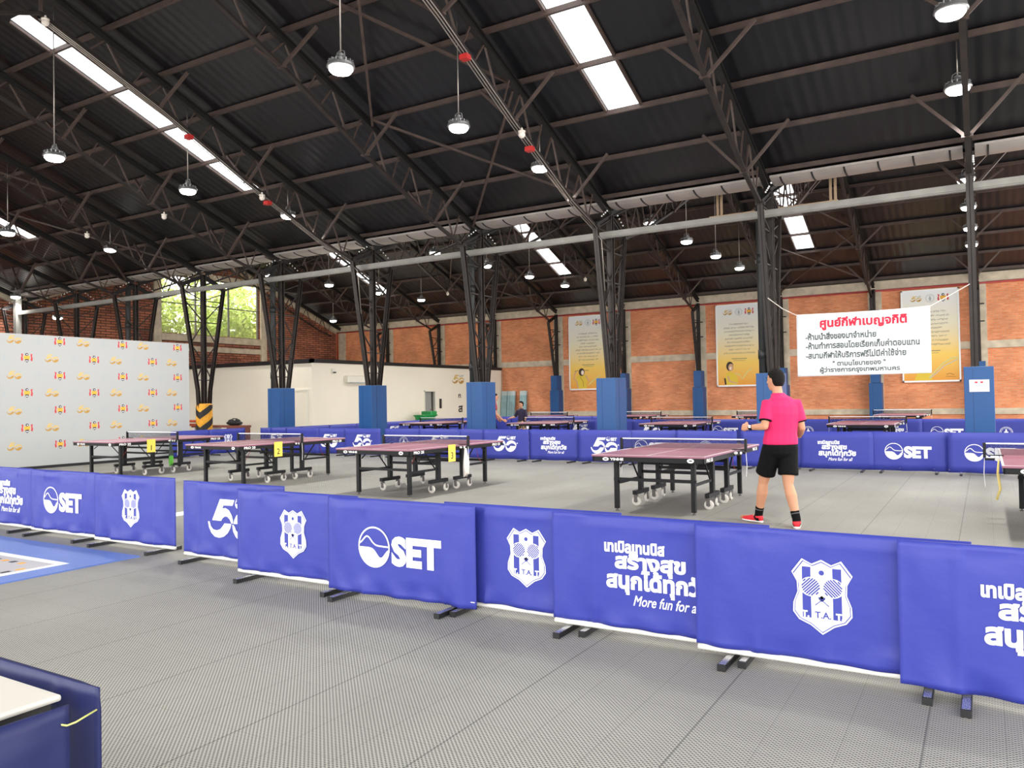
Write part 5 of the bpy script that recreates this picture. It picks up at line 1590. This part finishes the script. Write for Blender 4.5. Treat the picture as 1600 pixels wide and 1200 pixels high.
        for q in range(3):
            cc = inv @ (heel + g * (0.42 + 0.08 * q) * Lf + up * (0.082 - 0.012 * q) * s); b.bar(cc - sx * 0.02 * s, cc + sx * 0.02 * s, 0.007, 0.005)
        b.obj('laces', 'blackcloth', sh)
    return root

B = Vector((-2.05, 9.38, 0))
man = person(dict(base=B, F=(-0.57, 0.82, 0), face=(-0.86, 0.5, -0.05), s=1.0, stout=1.1, voxel=0.008,
    pelvis=(-2.035, 9.38, 0.93), chest=(-2.015, 9.375, 1.29), neck=(-2.05, 9.395, 1.51), head=(-2.08, 9.41, 1.685),
    shL=(-2.148, 9.28, 1.4), elL=(-2.165, 9.2, 1.15), wrL=(-2.355, 9.285, 1.135), hdL=(-0.93, 0.36, 0.02), plL=(0.3, 0.9, -0.3), curlL=1.35,
    shR=(-1.872, 9.475, 1.4), elR=(-1.82, 9.50, 1.13), wrR=(-1.87, 9.72, 1.05), hdR=(-0.3, 0.9, -0.2), plR=(-0.9, -0.3, 0), curlR=1.1,
    hipL=(-2.12, 9.33, 0.9), knL=(-2.255, 9.45, 0.49), anL=(-2.335, 9.53, 0.1), toeL=(-2.56, 9.64, 0.035),
    hipR=(-1.96, 9.43, 0.9), knR=(-1.955, 9.36, 0.485), anR=(-1.855, 9.275, 0.1), toeR=(-1.9, 9.5, 0.035),
    hem=0.935, handk=1.08, shirt='pink', shorts='blackcloth', sleeve=0.73, hs=1.05, cuff='blackcloth', stripe=True, shorts_len=0.74), 'person in pink shirt and black shorts standing with a raised fist')
t = MB(); w0 = Vector((-2.335, 9.276, 1.136)) - B; dd = Vector((-0.93, 0.42, -0.06)).normalized()
t.limb([w0 - dd * 0.012, w0 + dd * 0.012], [0.036, 0.036], None, 0.9)
wb = fuse(t, 'watch_strap', 'blackcloth', man, 0.006, 1)
t = MB(); c = w0 + Vector((-0.012, -0.034, 0.012)); t.box((c.x - 0.014, c.y - 0.006, c.z - 0.016), (c.x + 0.014, c.y + 0.004, c.z + 0.016)); t.obj('watch_face', 'chrome', wb)

# boy in navy facing the hall behind a far table
B = Vector((-14.1, 24.1, 0)); bx, by = B.x, B.y
person(dict(base=B, F=(-0.1, -1, 0), face=(-0.35, -0.95, 0), s=0.84, hs=1.12, voxel=0.012, pelvis=(bx, by, 0.72), chest=(bx, by, 0.99), neck=(bx, by - 0.01, 1.16), head=(bx, by - 0.03, 1.32),
    shL=(bx + 0.16, by, 1.1), elL=(bx + 0.22, by - 0.05, 0.86), wrL=(bx + 0.2, by - 0.2, 0.72), hdL=(-0.1, -0.8, -0.4), plL=(-1, 0, 0), curlL=0.5,
    shR=(bx - 0.16, by, 1.1), elR=(bx - 0.25, by - 0.02, 0.88), wrR=(bx - 0.36, by - 0.2, 0.84), hdR=(-0.85, -0.3, -0.45), plR=(0.3, -0.3, -1), curlR=0.4,
    hipL=(bx + 0.08, by, 0.7), knL=(bx + 0.1, by - 0.03, 0.4), anL=(bx + 0.1, by + 0.03, 0.08), toeL=(bx + 0.12, by - 0.12, 0.03),
    hipR=(bx - 0.08, by, 0.7), knR=(bx - 0.1, by - 0.03, 0.4), anR=(bx - 0.1, by + 0.03, 0.08), toeR=(bx - 0.12, by - 0.12, 0.03),
    hem=0.72, shirt='navycloth', shorts='khaki', sleeve=1.0, shoe='blackcloth'), 'young person in a dark navy shirt standing behind a far table')
# player in red jersey half hidden by a pad
B = Vector((-13.46, 21.15, 0)); bx, by = B.x, B.y
person(dict(base=B, F=(0.85, 0.5, 0), face=(0.8, 0.5, 0), s=0.97, voxel=0.012, pelvis=(bx, by, 0.88), chest=(bx + 0.04, by + 0.02, 1.24), neck=(bx + 0.06, by + 0.03, 1.42), head=(bx + 0.09, by + 0.04, 1.58),
    shL=(bx - 0.06, by + 0.19, 1.36), elL=(bx - 0.04, by + 0.28, 1.08), wrL=(bx + 0.02, by + 0.32, 0.86), hdL=(0.8, 0.2, -0.4), plL=(0, -1, 0), curlL=0.6,
    shR=(bx + 0.15, by - 0.14, 1.35), elR=(bx + 0.24, by - 0.15, 1.06), wrR=(bx + 0.42, by - 0.05, 0.86), hdR=(0.85, 0.2, -0.35), plR=(0, 1, -0.2), curlR=0.5,
    hipL=(bx - 0.04, by + 0.09, 0.86), knL=(bx + 0.02, by + 0.12, 0.47), anL=(bx - 0.02, by + 0.12, 0.09), toeL=(bx + 0.2, by + 0.2, 0.03),
    hipR=(bx + 0.04, by - 0.09, 0.86), knR=(bx + 0.1, by - 0.12, 0.47), anR=(bx + 0.05, by - 0.14, 0.09), toeR=(bx + 0.27, by - 0.05, 0.03),
    hem=0.86, shirt='maroon', shorts='blackcloth', sleeve=0.6, cuff='blackcloth', shoe='blackcloth'), 'person in a red jersey half hidden behind a blue pad')
# someone bending at the right edge
B = Vector((1.2, 25.6, 0)); bx, by = B.x, B.y
person(dict(base=B, F=(-0.9, -0.2, 0), face=(-0.8, -0.2, -0.5), s=0.95, voxel=0.014, pelvis=(bx + 0.12, by, 0.72), chest=(bx + 0.02, by, 0.95), neck=(bx - 0.06, by, 1.12), head=(bx - 0.14, by, 1.26),
    shL=(bx + 0.0, by - 0.17, 1.06), elL=(bx - 0.08, by - 0.2, 0.8), wrL=(bx - 0.2, by - 0.18, 0.62), hdL=(-0.4, 0, -0.8), plL=(0, 1, 0), curlL=0.5,
    shR=(bx + 0.0, by + 0.17, 1.06), elR=(bx - 0.08, by + 0.2, 0.8), wrR=(bx - 0.2, by + 0.18, 0.62), hdR=(-0.4, 0, -0.8), plR=(0, -1, 0), curlR=0.5,
    hipL=(bx + 0.12, by - 0.09, 0.7), knL=(bx - 0.12, by - 0.12, 0.45), anL=(bx + 0.02, by - 0.12, 0.09), toeL=(bx - 0.2, by - 0.12, 0.03),
    hipR=(bx + 0.12, by + 0.09, 0.7), knR=(bx - 0.12, by + 0.12, 0.45), anR=(bx + 0.02, by + 0.12, 0.09), toeR=(bx - 0.2, by + 0.12, 0.03),
    hem=0.74, shirt='paleblue', shorts='blackcloth', sleeve=0.9, shoe='blackcloth'), 'person in a pale blue shirt at the right edge behind the last barrier')
